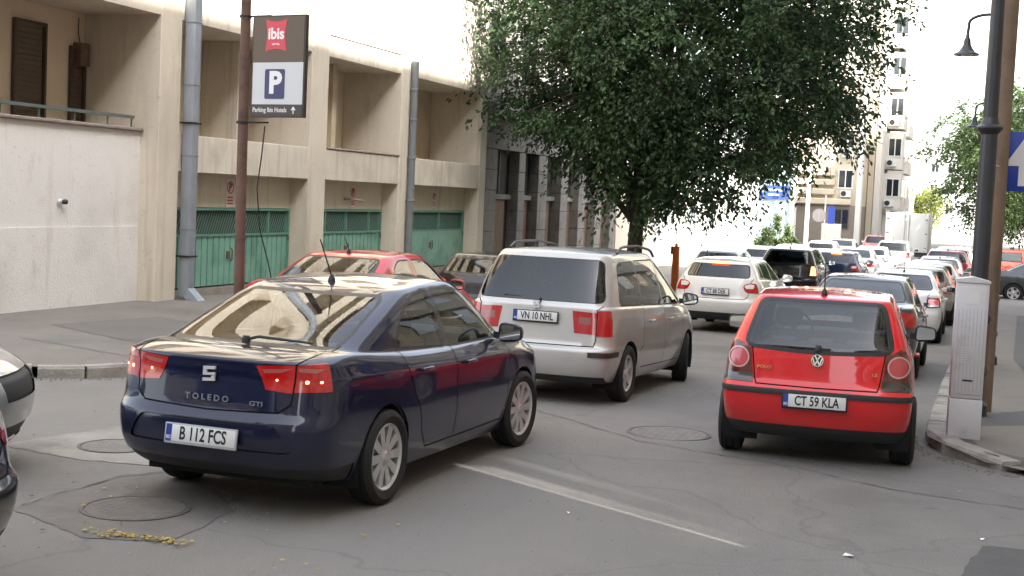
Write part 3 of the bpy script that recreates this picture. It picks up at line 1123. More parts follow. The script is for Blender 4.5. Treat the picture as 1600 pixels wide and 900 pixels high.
# ---- the red three-door hatchback
SPECS['polo'] = S(
    wb=2.46, track=1.47, wheel=.300, rim=.19, arch=.335, rimstyle='cap', belt=6, crown=.035, sub=2,
    levels=[
        S(z=.215, xr=-.48, xf=3.12, w=.765, Lr=.30),
        S(z=.28, xr=-.56, xf=3.20, w=.80, Lr=.32),
        S(z=.48, xr=-.625, xf=3.27, w=.825, Lr=.24, pr=3.3),
        S(z=.625, xr=-.635, xf=3.26, w=.83, Lr=.24, pr=3.3),
        S(z=.69, xr=-.575, xf=3.22, w=.828, Lr=.24, pr=3.3),
        S(z=[(-.6, .90), (0, .88), (2.2, .84), (3.2, .74)], xr=-.55, xf=3.14, w=.81, Lr=.24, pr=3.3),
        S(z=[(-.6, .99), (0, .985), (1.2, .95), (2.2, .90), (3.1, .79)], xr=-.53, xf=3.0, w=.775, Lr=.24, pr=3.3),
        S(z=[(-.6, 1.02), (0, 1.01), (1.2, .975), (2.2, .965), (2.5, .98)], xr=-.51, xf=2.50, w=.76, Lr=.24, pr=3.3, Lf=.5),
        S(z=[(-.4, 1.215), (.4, 1.20), (2, 1.20)], xr=-.375, xf=2.05, w=.69, Lr=.25, pr=3.3, Lf=.45),
        S(z=[(-.2, 1.385), (.5, 1.42), (1.0, 1.425), (1.6, 1.39)], xr=-.185, xf=1.58, w=.595, Lr=.19, pr=3.4, Lf=.35),
    ],
    crease={3: .6, 4: .5, 6: .2},
    side_windows=[
        rounded([(-.02, 1.06), (.85, 1.01), (.83, 1.35), (.22, 1.335)], [.08, .02, .02, .10]),
        rounded([(.93, 1.005), (2.02, .995), (1.50, 1.30), (1.30, 1.35), (.91, 1.355)], [.02, .07, .08, .05, .02]),
    ],
    rear_window=rounded([(0, .955), (.60, .99), (.505, 1.345), (-.505, 1.345), (-.60, .99)], [.3, .07, .05, .05, .07]), rtrim=.035,
    windscreen=rounded([(-.64, 1.02), (.64, 1.02), (.53, 1.36), (-.53, 1.36)], .05),
    tail=[([(.53, .665), (.99, .665), (.99, 1.01), (.68, 1.01), (.56, .95)], 'tail_light', 1),
          ([(.53, .665), (.99, .665), (.99, .735), (.535, .745)], 'tail_light_in', 2),
          (circle(.66, .865, .090, 22), 'lamp_ring', 3), (circle(.66, .865, .078, 20), 'lamp_bowl', 4)],
    tail_depth=.22, tail_nmin=.05,
    head=[([(.42, .62), (.99, .65), (.99, .80), (.5, .78)], 'headlight', 1)],
    rear_cut=[([(-1, .20), (1, .20), (1, .325), (-1, .325)], 'cladding'), ([(-1, .585), (1, .585), (1, .625), (-1, .625)], 'strip', -.30)],
    front_cut=[([(-.42, .54), (.42, .54), (.45, .64), (-.45, .64)], 'grille')],
    rear_seams=[[(0, .655), (.50, .66), (.515, .70), (.55, .95), (.60, 1.0)]],
    side_seams=[[(.88, 1.37), (.89, .98), (.93, .5), (.92, .30)], [(2.0, .99), (2.10, .84), (2.06, .4), (1.98, .30)], [(.92, .30), (1.98, .30)]],
    doors=[[(.89, .99), (.93, .5), (.92, .30), (1.98, .30), (2.06, .4), (2.10, .84), (2.0, .99)]],
    mirror=(1.82, .775, 1.01), mirror_mat='plastic', handles=[(1.1, .82, .87, 0)],
    dash=(2.2, 1.03), shelf=(-.42, .05, 1.0), seat=(.34, .12), bench=.54,
    extras=[
        plate_parts(-.652, .545, 'CT 59 KLA', 2, size=.112, squash=.70),
        letters(-.565, .44, .80, 'POLO', .036, 'goldletter', 4, 1.3, .001),
        letters(-.565, -.47, .795, '1.2', .032, 'goldletter', 4, 1.2, .001),
        wiper([(-.53, 0, .98), (-.495, -.04, 1.005), (-.50, -.42, .995)], .03),
        antenna(-.02, 1.43, .30, 72),
        round_emblem(-.572, .885, .052, 4),
    ],
)
CARMAT['ringpink'] = mat('pale lamp ring', (.62, .34, .32), .2, coat=1.)
CARMAT['bowlred'] = mat('round lamp lens', (.48, .05, .06), .2, coat=1.)
def inner_mirror(base):
    return []

# ---- a plain notchback saloon
SPECS['saloon'] = S(
    wb=2.65, track=1.50, wheel=.315, rim=.21, arch=.345, rimstyle='five', belt=6, crown=.035, sub=2,
    levels=[
        S(z=.22, xr=-.85, xf=3.38, w=.77, Lr=0.36, pr=3.0),
        S(z=.29, xr=-.94, xf=3.45, w=.82, Lr=0.36, pr=3.0),
        S(z=.46, xr=-1.0, xf=3.52, w=.855, Lr=0.36, pr=3.0),
        S(z=.62, xr=-1.0, xf=3.51, w=.86, Lr=0.36, pr=3.0),
        S(z=.70, xr=-.96, xf=3.48, w=.86, Lr=0.36, pr=3.0),
        S(z=[(-1, .92), (2.4, .85), (3.5, .74)], xr=-.94, xf=3.42, w=.85, Lr=0.36, pr=3.0),
        S(z=[(-1, 1.02), (0, 1.0), (1.2, .955), (2.6, .90), (3.5, .79)], xr=-.90, xf=3.32, w=.80, Lr=0.36, pr=3.0),
        S(z=[(-.5, 1.07), (.1, 1.03), (1.2, .985), (2.6, 1.0)], xr=-.32, xf=2.55, w=.765, Lr=.30, pr=3, Lf=.5),
        S(z=[(0, 1.24), (.6, 1.22), (2.2, 1.22)], xr=.02, xf=2.12, w=.70, Lr=.30, pr=3, Lf=.45),
        S(z=[(.4, 1.39), (1.0, 1.425), (1.4, 1.43), (1.8, 1.40)], xr=.36, xf=1.72, w=.59, Lr=.25, pr=3, Lf=.32),
    ],
    crease={4: .5, 6: .35, 3: .3},
    side_windows=[
        rounded([(.32, 1.065), (1.03, 1.02), (.98, 1.355), (.68, 1.345), (.45, 1.25)], [.05, .02, .02, .06, .10]),
        rounded([(1.12, 1.015), (2.08, 1.01), (1.60, 1.32), (1.40, 1.355), (1.07, 1.358)], [.02, .07, .09, .05, .02]),
    ],
    rear_window=rounded([(-.62, 1.10), (.62, 1.10), (.51, 1.355), (-.51, 1.355)], .06),
    windscreen=rounded([(-.66, 1.03), (.66, 1.03), (.54, 1.37), (-.54, 1.37)], .05),
    tail=[([(.55, .76), (.99, .78), (.99, .96), (.56, .97)], 'tail_light', 1)],
    tail_depth=.30,
    head=[(rounded([(.44, .62), (.99, .64), (.99, .80), (.62, .80), (.47, .74)], .03), 'headlight', 1)],
    front_cut=[([(-.36, .56), (.36, .56), (.40, .74), (-.40, .74)], 'grille'), ([(-.6, .26), (.6, .26), (.62, .38), (-.62, .38)], 'vent')],
    rear_cut=[([(-.62, .26), (.62, .26), (.62, .32), (-.62, .32)], 'panel')],
    rear_seams=[[(0, .70), (.52, .71), (.545, .76), (.55, .97), (.60, 1.04)]],
    side_seams=[[(1.08, 1.37), (1.10, .99), (1.14, .50), (1.13, .30)], [(.50, .60), (.42, .70), (.32, .90), (.28, 1.03)],
                [(2.10, 1.0), (2.26, .86), (2.24, .45), (2.16, .30)], [(.56, .42), (.50, .60)], [(.56, .42), (.66, .30), (2.16, .30)]],
    doors=[[(.32, 1.02), (.32, .90), (.50, .60), (.56, .42), (.66, .30), (1.13, .30), (1.14, .50), (1.10, .99)],
           [(1.10, .99), (1.14, .50), (1.13, .30), (2.16, .30), (2.24, .45), (2.26, .86), (2.10, 1.0)]],
    mirror=(1.96, .79, 1.02), handles=[(.55, .85, .885, 0), (1.36, .853, .865, 1)],
    dash=(2.32, 1.03), shelf=(-.28, .15, 1.06), seat=(.34, .24),
    extras=[antenna(.50, 1.43, .22, 50)],
)
# ---- a five-door hatchback with rounded lamps
SPECS['hatch'] = S(
    wb=2.69, track=1.54, wheel=.315, rim=.22, arch=.345, rimstyle='five', belt=6, crown=.03, sub=2,
    levels=[
        S(z=.25, xr=-.62, xf=3.38, w=.78, Lr=.32),
        S(z=.32, xr=-.72, xf=3.44, w=.83, Lr=.34),
        S(z=.48, xr=-.79, xf=3.50, w=.87, Lr=.36),
        S(z=.62, xr=-.795, xf=3.49, w=.882, Lr=.36),
        S(z=.68, xr=-.745, xf=3.46, w=.882, Lr=.36),
        S(z=[(-.7, .93), (2.4, .86), (3.4, .74)], xr=-.70, xf=3.40, w=.87, Lr=.34),
        S(z=[(-.7, 1.02), (0, 1.0), (1.2, .97), (2.6, .90), (3.4, .78)], xr=-.67, xf=3.28, w=.82, Lr=.34),
        S(z=[(-.7, 1.06), (0, 1.04), (1.2, .995), (2.5, 1.0)], xr=-.645, xf=2.45, w=.785, Lr=.32, pr=2.9, Lf=.5),
        S(z=[(-.5, 1.22), (.4, 1.215), (2, 1.22)], xr=-.49, xf=2.0, w=.70, Lr=.30, pr=3, Lf=.45),
        S(z=[(-.4, 1.37), (.4, 1.41), (1.0, 1.42), (1.6, 1.39)], xr=-.36, xf=1.55, w=.59, Lr=.22, pr=3, Lf=.35),
    ],
    crease={3: .5, 4: .5, 6: .3},
    side_windows=[
        rounded([(-.12, 1.10), (.16, 1.09), (.16, 1.30), (.08, 1.28)], .02),
        rounded([(.20, 1.085), (.98, 1.03), (.93, 1.345), (.30, 1.325)], [.03, .02, .02, .05]),
        rounded([(1.06, 1.025), (2.0, 1.015), (1.50, 1.30), (1.30, 1.345), (1.03, 1.348)], [.02, .07, .08, .05, .02]),
    ],
    rear_window=rounded([(-.60, 1.085), (.60, 1.085), (.545, 1.305), (-.545, 1.305)], .05),
    windscreen=rounded([(-.66, 1.03), (.66, 1.03), (.54, 1.36), (-.54, 1.36)], .05),
    tail=[(rounded([(.50, .93), (.56, .80), (.99, .79), (.99, .965), (.60, .985)], [.05, .06, .05, .05, .05]), 'tail_light', 1), (rounded([(.53, .925), (.57, .875), (.70, .88), (.71, .955), (.62, .965)], .02), 'lamp_clear', 2)],
    tail_depth=.26,
    head=[([(.42, .62), (.99, .66), (.99, .78), (.5, .76)], 'headlight', 1)],
    rear_cut=[([(-1, .20), (1, .20), (1, .40), (-1, .40)], 'cladding')],
    front_cut=[([(-.42, .54), (.42, .54), (.45, .66), (-.45, .66)], 'grille')],
    rear_seams=[[(0, .665), (.55, .67), (.61, .72), (.64, 1.0), (.68, 1.06)]],
    side_seams=[[(1.02, 1.36), (1.05, .99), (1.09, .50), (1.08, .30)], [(.48, .60), (.40, .72), (.22, .95), (.18, 1.06)],
                [(2.02, 1.0), (2.2, .86), (2.18, .45), (2.1, .30)], [(.66, .30), (2.1, .30)]],
    doors=[[(.2, 1.04), (.22, .95), (.40, .72), (.52, .45), (.66, .30), (1.08, .30), (1.09, .50), (1.05, .99)],
           [(1.05, .99), (1.09, .50), (1.08, .30), (2.1, .30), (2.18, .45), (2.2, .86), (2.02, 1.0)]],
    mirror=(1.86, .81, 1.03), handles=[(.5, .872, .90, 0), (1.3, .872, .88, 1)],
    dash=(2.25, 1.04), shelf=(-.55, .05, 1.04), seat=(.34, .16),
    extras=[plate_parts(-.765, .80, 'CT 88 DER', 4, size=.112, squash=.70), strip_box('high_brake_light', -.435, -.40, -.17, .17, 1.335, 1.365, 'brake3', .006)],
)
CARMAT['brake3'] = mat('lit brake light', (.6, .05, .02), .3, emit=((1., .18, .04), 3.0))
# ---- a tall off-roader / estate shape
SPECS['suv'] = S(
    wb=2.62, track=1.56, wheel=.345, rim=.22, arch=.38, rimstyle='five', belt=6, crown=.035, sub=2,
    levels=[
        S(z=.30, xr=-.72, xf=3.32, w=.80, Lr=.3),
        S(z=.37, xr=-.82, xf=3.40, w=.86, Lr=.32),
        S(z=.54, xr=-.88, xf=3.46, w=.895, Lr=.34),
        S(z=.70, xr=-.88, xf=3.45, w=.90, Lr=.34),
        S(z=.76, xr=-.83, xf=3.42, w=.90, Lr=.34),
        S(z=[(-.7, 1.0), (2.4, .97), (3.4, .88)], xr=-.80, xf=3.36, w=.89, Lr=.32),
        S(z=[(-.7, 1.11), (0, 1.09), (1.2, 1.07), (2.6, 1.02), (3.4, .93)], xr=-.78, xf=3.22, w=.855, Lr=.32),
        S(z=[(-.7, 1.14), (0, 1.12), (1.2, 1.10), (2.5, 1.11)], xr=-.765, xf=2.52, w=.83, Lr=.3, pr=3, Lf=.5),
        S(z=[(-.5, 1.36), (.4, 1.35), (2, 1.35)], xr=-.65, xf=2.08, w=.755, Lr=.28, pr=3, Lf=.45),
        S(z=[(-.5, 1.56), (.4, 1.60), (1.0, 1.61), (1.6, 1.57)], xr=-.52, xf=1.62, w=.645, Lr=.24, pr=3, Lf=.35),
    ],
    crease={3: .5, 4: .5, 6: .3}, clad=.46,
    side_windows=[
        rounded([(-.42, 1.17), (.10, 1.165), (.10, 1.51), (-.28, 1.48)], [.04, .02, .02, .08]),
        rounded([(.15, 1.165), (.98, 1.14), (.94, 1.535), (.15, 1.52)], .03),
        rounded([(1.05, 1.135), (2.04, 1.13), (1.56, 1.46), (1.38, 1.53), (1.02, 1.54)], [.02, .07, .08, .05, .02]),
    ],
    rear_window=rounded([(-.66, 1.17), (.66, 1.17), (.58, 1.51), (-.58, 1.51)], .05),
    windscreen=rounded([(-.70, 1.14), (.70, 1.14), (.58, 1.54), (-.58, 1.54)], .05),
    tail=[([(.66, .84), (.99, .84), (.99, 1.10), (.68, 1.10)], 'tail_light', 1)],
    tail_depth=.26,
    head=[([(.45, .74), (.99, .77), (.99, .92), (.5, .90)], 'headlight', 1)],
    front_cut=[([(-.42, .66), (.42, .66), (.45, .80), (-.45, .80)], 'grille')],
    rear_seams=[[(0, .74), (.60, .745), (.65, .80), (.66, 1.1)]],
    side_seams=[[(1.01, 1.55), (1.03, 1.1), (1.08, .60), (1.07, .40)], [(.50, .70), (.42, .82), (.2, 1.0), (.13, 1.12)],
                [(2.06, 1.12), (2.2, .96), (2.18, .55), (2.1, .40)], [(.66, .40), (2.1, .40)]],
    doors=[[(.15, 1.13), (.2, 1.0), (.42, .82), (.52, .55), (.66, .40), (1.07, .40), (1.08, .60), (1.03, 1.1)],
           [(1.03, 1.1), (1.08, .60), (1.07, .40), (2.1, .40), (2.18, .55), (2.2, .96), (2.06, 1.12)]],
    mirror=(1.90, .85, 1.15), handles=[(.5, .89, 1.0, 0), (1.3, .89, .99, 1)],
    dash=(2.25, 1.14), shelf=None, seat=(.45, .16), bench=.6,
    extras=[antenna(-.25, 1.61, .2, 60)],
)

CARMAT['badge'] = mat('badge silver', (.62, .62, .63), .35, metal=.2)
# ------------------------------------------------------------------ ground
GP = [(12, 0.), (20, -.2), (30, -.5), (45, -.65), (65, -.8)]
def gz(y): return pl(GP, y)
def asphalt(name, col, sc=1., patch=None, crack=True):
    m = mat(name, col, .85, noise=(1.1 * sc, .16, 8), bump=(70, .6),
            stain=[(.35, (col[0] * .72, col[1] * .72, col[2] * .73), .52, .70), (2.6, (col[0] * 1.25, col[1] * 1.22, col[2] * 1.15), .60, .80),
                   (95, (col[0] * 1.75, col[1] * 1.7, col[2] * 1.6), .60, .72), (120, (col[0] * .45, col[1] * .45, col[2] * .45), .60, .70),
                   (1.5, (col[0] * .6, col[1] * .6, col[2] * .6), .66, .74), (.22, (col[0] * 1.16, col[1] * 1.14, col[2] * 1.10), .45, .62, (1, .25, 1))])
    nt = m.node_tree
    b = nt.nodes['Principled BSDF']
    lk = b.inputs['Base Color'].links[0].from_socket
    if crack:
        g = nt.nodes.new('ShaderNodeNewGeometry')
        n = nt.nodes.new('ShaderNodeTexNoise'); n.inputs['Scale'].default_value = 1.3; n.inputs['Detail'].default_value = 5
        nt.links.new(g.outputs['Position'], n.inputs['Vector'])
        ad = nt.nodes.new('ShaderNodeVectorMath'); ad.operation = 'MULTIPLY_ADD'
        ad.inputs[1].default_value = (.9, .9, 0)
        nt.links.new(n.outputs['Color'], ad.inputs[0]); nt.links.new(g.outputs['Position'], ad.inputs[2])
        v = nt.nodes.new('ShaderNodeTexVoronoi'); v.feature = 'DISTANCE_TO_EDGE'; v.inputs['Scale'].default_value = .33
        nt.links.new(ad.outputs[0], v.inputs['Vector'])
        mr = nt.nodes.new('ShaderNodeMapRange'); mr.inputs[1].default_value = .0015; mr.inputs[2].default_value = .006
        mr.inputs[3].default_value = .22; mr.inputs[4].default_value = 0
        nt.links.new(v.outputs['Distance'], mr.inputs[0])
        mx = nt.nodes.new('ShaderNodeMix'); mx.data_type = 'RGBA'
        mx.inputs['B'].default_value = (col[0] * .3, col[1] * .3, col[2] * .3, 1)
        nt.links.new(mr.outputs[0], mx.inputs['Factor']); nt.links.new(lk, mx.inputs['A'])
        nt.links.new(mx.outputs['Result'], b.inputs['Base Color'])
    return m
ROAD = asphalt('worn road asphalt', (.172, .163, .152))
PAVE = asphalt('patched pavement asphalt', (.178, .162, .143))
DARKPAVE = asphalt('fresh pavement asphalt', (.095, .094, .095), crack=False)
CONC = mat('old concrete', (.27, .25, .22), .85, noise=(2.5, .18, 8), bump=(60, .5), stain=[(.9, (.12, .11, .10), .5, .72), (7, (.34, .32, .28), .6, .75)])
KERB = mat('kerb concrete', (.33, .31, .275), .85, noise=(5, .25, 8), bump=(40, .7), stain=(1.7, (.10, .095, .085), .5, .75))

b = MB()
ys = [-150, 0, 6, 12, 14, 16, 18, 20, 25, 30, 45, 65, 120, 400, 1500]
xs = [-900, -60, -20, -8, -4, 0, 4, 20, 60, 900]
b.add([(x, y, gz(y)) for y in ys for x in xs],
      [(j * len(xs) + i, j * len(xs) + i + 1, (j + 1) * len(xs) + i + 1, (j + 1) * len(xs) + i) for j in range(len(ys) - 1) for i in range(len(xs) - 1)])
tag(b.build('road', ROAD), kind='structure')

def pzl(y): return .12 if y < 21 else pl([(21, .12), (36, gz(36) + .12)], y) if y < 36 else gz(y) + .12
# left pavement: a kerb edge that comes out of the side street and turns along the road
KL = [(-30, 9.6), (-16, 9.75), (-12.5, 10.2), (-10.6, 11.15), (-9.68, 11.86), (-9.0, 12.4), (-8.68, 13.0), (-8.6, 13.9), (-8.6, 21)] + [(-8.6, y) for y in (26, 30, 36, 45, 65, 88)]
def sheet(name, edge, far_x, zf, m, lift=0.):
    b = MB()
    vs = []
    for x, y in edge:
        vs += [(x, y, zf(y) + lift), (far_x, max(y, edge[0][1]), zf(y) + lift)]
    fs = []
    for i in range(len(edge) - 1):
        q = (2 * i, 2 * i + 2, 2 * i + 3, 2 * i + 1)
        fs.append(q if far_x < edge[-1][0] else q[::-1])
    b.add(vs, fs)
    return b.build(name, m)
left_pave = tag(sheet('pavement', KL, -30, pzl, PAVE), kind='structure')
def resample(path, step):
    out = [Vector(path[0])]
    acc = 0.
    for a, c in zip(path, path[1:]):
        a, c = Vector(a), Vector(c)
        L = (c - a).length
        d = (c - a) / L
        t = step - acc
        while t <= L:
            out.append(a + d * t); t += step
        acc = L - (t - step)
    return out
def kerb(path, step, parent, zf, w=.14, gap=.02, hmax=.3):
    pts = resample(path, step)
    for p, q in zip(pts, pts[1:]):
        d = (q - p).normalized()
        n = Vector((-d.y, d.x))
        j = random.uniform(-.012, .012)
        a, c = p + d * gap * random.uniform(.4, 1.6), q - d * gap * random.uniform(.4, 1.6)
        zt = [zf(a.y) + .012 + j, zf(c.y) + .012 + j]
        z0 = [gz(a.y) - .1, gz(c.y) - .1]
        r = .02
        pr = [(-.0, -1), (-.0, -r * 1.4), (r, 0), (w, 0), (w, -1)]
        vs = []
        for e, (pt, t, z) in enumerate(((a, zt[0], z0[0]), (c, zt[1], z0[1]))):
            for u, h in pr:
                o = pt + n * (u - .01 + j * .6)
                vs.append((o.x, o.y, z if h == -1 else t + h))
        fs = [(i, i + 1, i + 6, i + 5) for i in range(4)] + [(4, 3, 2, 1, 0), (5, 6, 7, 8, 9)]
        fs = [f[::-1] for f in fs]
        MB().add(vs, fs).build('kerb_stone', KERB, parent)
kerb(KL[2:9], .52, left_pave, pzl)
# right pavement with a rounded nose
KR = [(6, 12.0), (1.4, 12.05), (.5, 12.2), (.14, 12.52), (-.2, 13.0), (-.38, 13.5), (-.42, 14.2), (-.40, 20), (-.37, 26), (-.36, 30), (-.3, 45), (-.2, 65), (0.2, 110), (.5, 160)]
def pzr(y): return gz(y) + (.10 if y > 12.6 else .05)
b = MB()
vs = []
for x, y in KR:
    vs += [(x, y, pzr(y)), (40, y, pzr(y))]
b.add(vs, [(2 * i, 2 * i + 1, 2 * i + 3, 2 * i + 2) for i in range(len(KR) - 1)])
right_pave = tag(b.build('pavement', PAVE), kind='structure')
def patch(name, pts, m, zf, lift=.004):
    pts = [Vector(p) for p in pts]
    out = []
    for i, p in enumerate(pts):                          # ragged outline
        q = pts[(i + 1) % len(pts)]
        n = max(2, int((q - p).length / .09))
        d = (q - p); nn = Vector((-d.y, d.x)).normalized()
        for k in range(n):
            o = p + d * (k / n) + nn * random.uniform(-.018, .018)
            out.append((o.x, o.y, zf(o.y) + lift))
    me = bpy.data.meshes.new(name)
    bm = bmesh.new()
    f = bm.faces.new([bm.verts.new(p) for p in out])
    if f.normal.z < 0 or area([(p[0], p[1]) for p in out]) < 0: f.normal_flip()
    bmesh.ops.triangulate(bm, faces=bm.faces)
    bmesh.ops.recalc_face_normals(bm, faces=bm.faces)
    for f in bm.faces:
        f.normal_update()
        if f.normal.z < 0: f.normal_flip()
    bm.to_mesh(me); bm.free()
    return tag(obj(name, me, m), kind='structure')
kerb([(.62, 12.13), (.5, 12.2), (.14, 12.52), (-.2, 13.0), (-.38, 13.5), (-.42, 14.2), (-.40, 20), (-.37, 26), (-.36, 30), (-.34, 36)][::-1], .85, right_pave, lambda y: gz(y) + (.10 if y > 12.7 else .02 + .08 * max(0, (y - 12.1) / .6)), w=.2, gap=.012)
patch('pavement_patch', [(-.18, 13.75), (.12, 12.75), (.5, 12.35), (6, 12.3), (6, 16.5), (.55, 16.5), (.05, 15.6), (-.12, 14.7)], DARKPAVE, pzr, .004)
patch('pavement_patch', [(.9, 16.4), (6, 16.4), (6, 40), (1.0, 40), (.62, 25)], DARKPAVE, pzr, .008)
z0 = lambda y: 0.
patch('road_patch', [(-7.25, 8.9), (-6.97, 10.14), (-6.1, 9.6), (-5.75, 8.85), (-6.4, 8.75)], CONC, z0)
CONC2 = mat('concrete collar', (.165, .15, .132), .85, noise=(3, .2, 8), bump=(60, .5), stain=[(1.2, (.10, .095, .09), .48, .68)])
patch('road_patch', [(-5.78, 7.22), (-5.83, 8.19), (-5.47, 8.85), (-4.55, 7.9), (-4.45, 7.0), (-4.95, 6.85)], CONC2, z0)
patch('road_patch', [(-.05, 8.3), (.12, 9.45), (6, 9.6), (6, 6), (-.3, 6)], asphalt('dark repair asphalt', (.085, .084, .083), crack=False), z0)
patch('road_patch', [(-9.9, 14.6), (-11.9, 15.6), (-11.5, 17.6), (-9.2, 16.4)], asphalt('pavement repair', (.135, .128, .118), crack=False), pzl)
patch('road_patch', [(-8.9, 13.3), (-11.2, 14.1), (-10.9, 14.5), (-8.8, 13.8)], asphalt('pavement repair b', (.165, .155, .14), crack=False), pzl)
SEAM = mat('tar seam', (.06, .057, .053), .7)
def seam(path, w=.007, zf=gz, lift=.005):
    b = MB()
    pts = resample(path, .12)
    vs = []
    for i, p in enumerate(pts):
        d = (pts[min(i + 1, len(pts) - 1)] - pts[max(0, i - 1)]).normalized()
        n = Vector((-d.y, d.x))
        ww = w * random.uniform(.25, 1.2)
        o = p + n * random.uniform(-.02, .02)
        vs += [(o.x - n.x * ww, o.y - n.y * ww, zf(o.y) + lift), (o.x + n.x * ww, o.y + n.y * ww, zf(o.y) + lift)]
    b.add(vs, [(2 * i, 2 * i + 1, 2 * i + 3, 2 * i + 2) for i in range(len(pts) - 1)])
    o = b.build('road_seam', SEAM)
    for f in o.data.polygons:
        pass
    return tag(o, kind='structure')
seam([(-4.2, 13.35), (-2.8, 11.99), (-1.33, 11.5), (-.57, 11.01), (.45, 10.8), (2, 10.7)])
seam([(-5.8, 7.33), (-5.77, 8.4), (-5.5, 8.85)], .010, z0, .009)
IRON = mat('manhole iron', (.135, .122, .11), .7, metal=.3, noise=(14, .35, 6), bump=(120, .4))
def manhole(x, y, r, label, m):
    t = thing('manhole_cover', label, 'manhole', (x, y, gz(y)))
    MB().lathe([(r + .035, .0045), (r + .035, .011), (r + .008, .012), (r + .006, .006)], 'z', 36).build('ring', IRON, t)
    b = MB()
    b.lathe([(0, .010), (r, .010), (r, .002)], 'z', 36)
    for i in range(-4, 5):
        for j in range(-4, 5):
            if math.hypot(i, j) < 4.6:
                s = r / 11
                b.box(i * r / 5 - s / 2, i * r / 5 + s / 2, j * r / 5 - s / 2, j * r / 5 + s / 2, .0102, .0112)
    tag(b.build('cover', m, t), kind='stuff')
    return t
manhole(-5.12, 7.62, .32, 'dusty round manhole cover with fallen leaves beside it, near the lower left corner', mat('dusty iron', (.158, .142, .125), .85, noise=(6, .2), bump=(100, .4)))
manhole(-6.47, 9.33, .26, 'round manhole cover in a pale concrete patch behind the navy saloon', mat('dusty iron b', (.20, .185, .165), .85, noise=(6, .2), bump=(100, .4)))
manhole(-2.68, 12.63, .36, 'wide worn manhole cover left of the red hatchback in the middle of the road', mat('worn iron', (.175, .165, .15), .8, noise=(6, .25), bump=(100, .4)))
# fallen leaves and scraps
LEAFY = mat('dry yellow leaf', (.42, .30, .07), .8, noise=(30, .5))
b = MB()
for k in range(150):
    t = random.random()
    x, y = -4.98 + .62 * t + random.gauss(0, .05), 6.97 + .03 * t + random.gauss(0, .035)
    if k > 115: x, y = random.uniform(-6, -3), random.uniform(6.3, 8.5)
    M = Matrix.Translation((x, y, .016)) @ Matrix.Rotation(random.uniform(0, 6.3), 4, 'Z') @ Matrix.Rotation(random.uniform(-.5, .5), 4, 'X')
    s = random.uniform(.010, .024)
    b.add([(-s, 0, 0), (0, -s * .55, .003), (s * 1.2, 0, 0), (0, s * .55, .004)], [(0, 1, 2, 3)], False, M)
tag(b.build('fallen_leaves', LEAFY), 'dry yellow leaves fallen beside the manhole', kind='stuff')
for i, (x, y, s, lb) in enumerate([(-.67, 8.71, .035, 'largest white paper scrap lying at the bottom of the picture'), (-2.56, 8.93, .016, 'small white scrap on the sunlit streak of road'),
                                   (-.05, 11.19, .018, 'small white scrap between the kerb nose and the lower right corner'), (.12, 9.6, .018, 'tiny white scrap nearest the lower right corner')]):
    b = MB()
    M = Matrix.Translation((x, y, gz(y) + .008)) @ Matrix.Rotation(i * 1.3, 4, 'Z')
    b.add([(-s, -.5 * s, 0), (.3 * s, -.8 * s, .006), (s, .2 * s, 0), (.1 * s, .9 * s, .004), (-.6 * s, .5 * s, .012)], [(0, 1, 2, 3, 4)], False, M)
    tag(b.build('paper_scrap', mat('paper', (.75, .74, .70), .8)), lb, 'scrap', 'scraps of litter on the road')

b = MB()
rg = random.Random(21)
def grit(x, y, z, s):
    M = Matrix.Translation((x, y, z)) @ Matrix.Rotation(rg.uniform(0, 6.3), 4, 'Z')
    b.add([(-s, -s * .6, 0), (s, -s * .5, 0), (s * .7, s * .7, 0), (-s * .8, s * .5, 0), (0, 0, s * .8)], [(0, 1, 4), (1, 2, 4), (2, 3, 4), (3, 0, 4)], False, M)
for path, off, cnt in ((KL[2:9], -.09, 420), ([(-.42, 14.2), (-.38, 13.5), (-.2, 13.0), (.14, 12.52), (.5, 12.2)], -.08, 260)):
    pts = resample(path, .05)
    for _ in range(cnt):
        i = rg.randrange(len(pts) - 1)
        d = (pts[i + 1] - pts[i]).normalized()
        n = Vector((-d.y, d.x)) * (1 if path[0][0] < -5 else 1)
        o = pts[i] + n * (off - abs(rg.gauss(0, .09)))
        grit(o.x, o.y, gz(o.y), rg.uniform(.006, .02))
for _ in range(700):
    x, y = rg.uniform(-9, 1.5), rg.uniform(6, 14)
    grit(x, y, gz(y), rg.uniform(.003, .009))
tag(b.build('road_grit', mat('road grit', (.16, .14, .115), .95, noise=(40, .6))), 'loose grit and small stones along the kerbs', kind='stuff')

# ------------------------------------------------------------------ cream apartment block on the left
CREAM = mat('cream render', (.60, .54, .445), .9, noise=(.9, .08, 8), bump=(45, .25),
            stain=[(1.1, (.40, .345, .275), .52, .80, (1, 1, .28)), (4.5, (.36, .31, .25), .56, .80, (1, 1, .07)), (9, (.44, .40, .33), .60, .75)])
CREAM2 = mat('cream parapet render', (.60, .545, .46), .9, noise=(1.2, .08, 8), bump=(45, .25), stain=[(4.0, (.36, .315, .25), .50, .78, (1, 1, .08)), (1.3, (.44, .395, .325), .5, .75)])
WHITEW = mat('white painted render', (.70, .685, .655), .9, noise=(.8, .05, 8), bump=(35, .3), stain=[(.8, (.56, .54, .51), .48, .75), (3.5, (.48, .44, .39), .58, .85, (1, 1, .10)), (1.6, (.42, .36, .29), .64, .82, (1, 1, .6)), (14, (.54, .52, .49), .62, .7)])
BACKW = mat('balcony back wall', (.62, .535, .41), .9, noise=(1.2, .08, 8), bump=(45, .2), stain=(1.4, (.52, .42, .27), .5, .8))
COPING = mat('coping stone', (.26, .22, .19), .9, noise=(6, .2), bump=(50, .4))
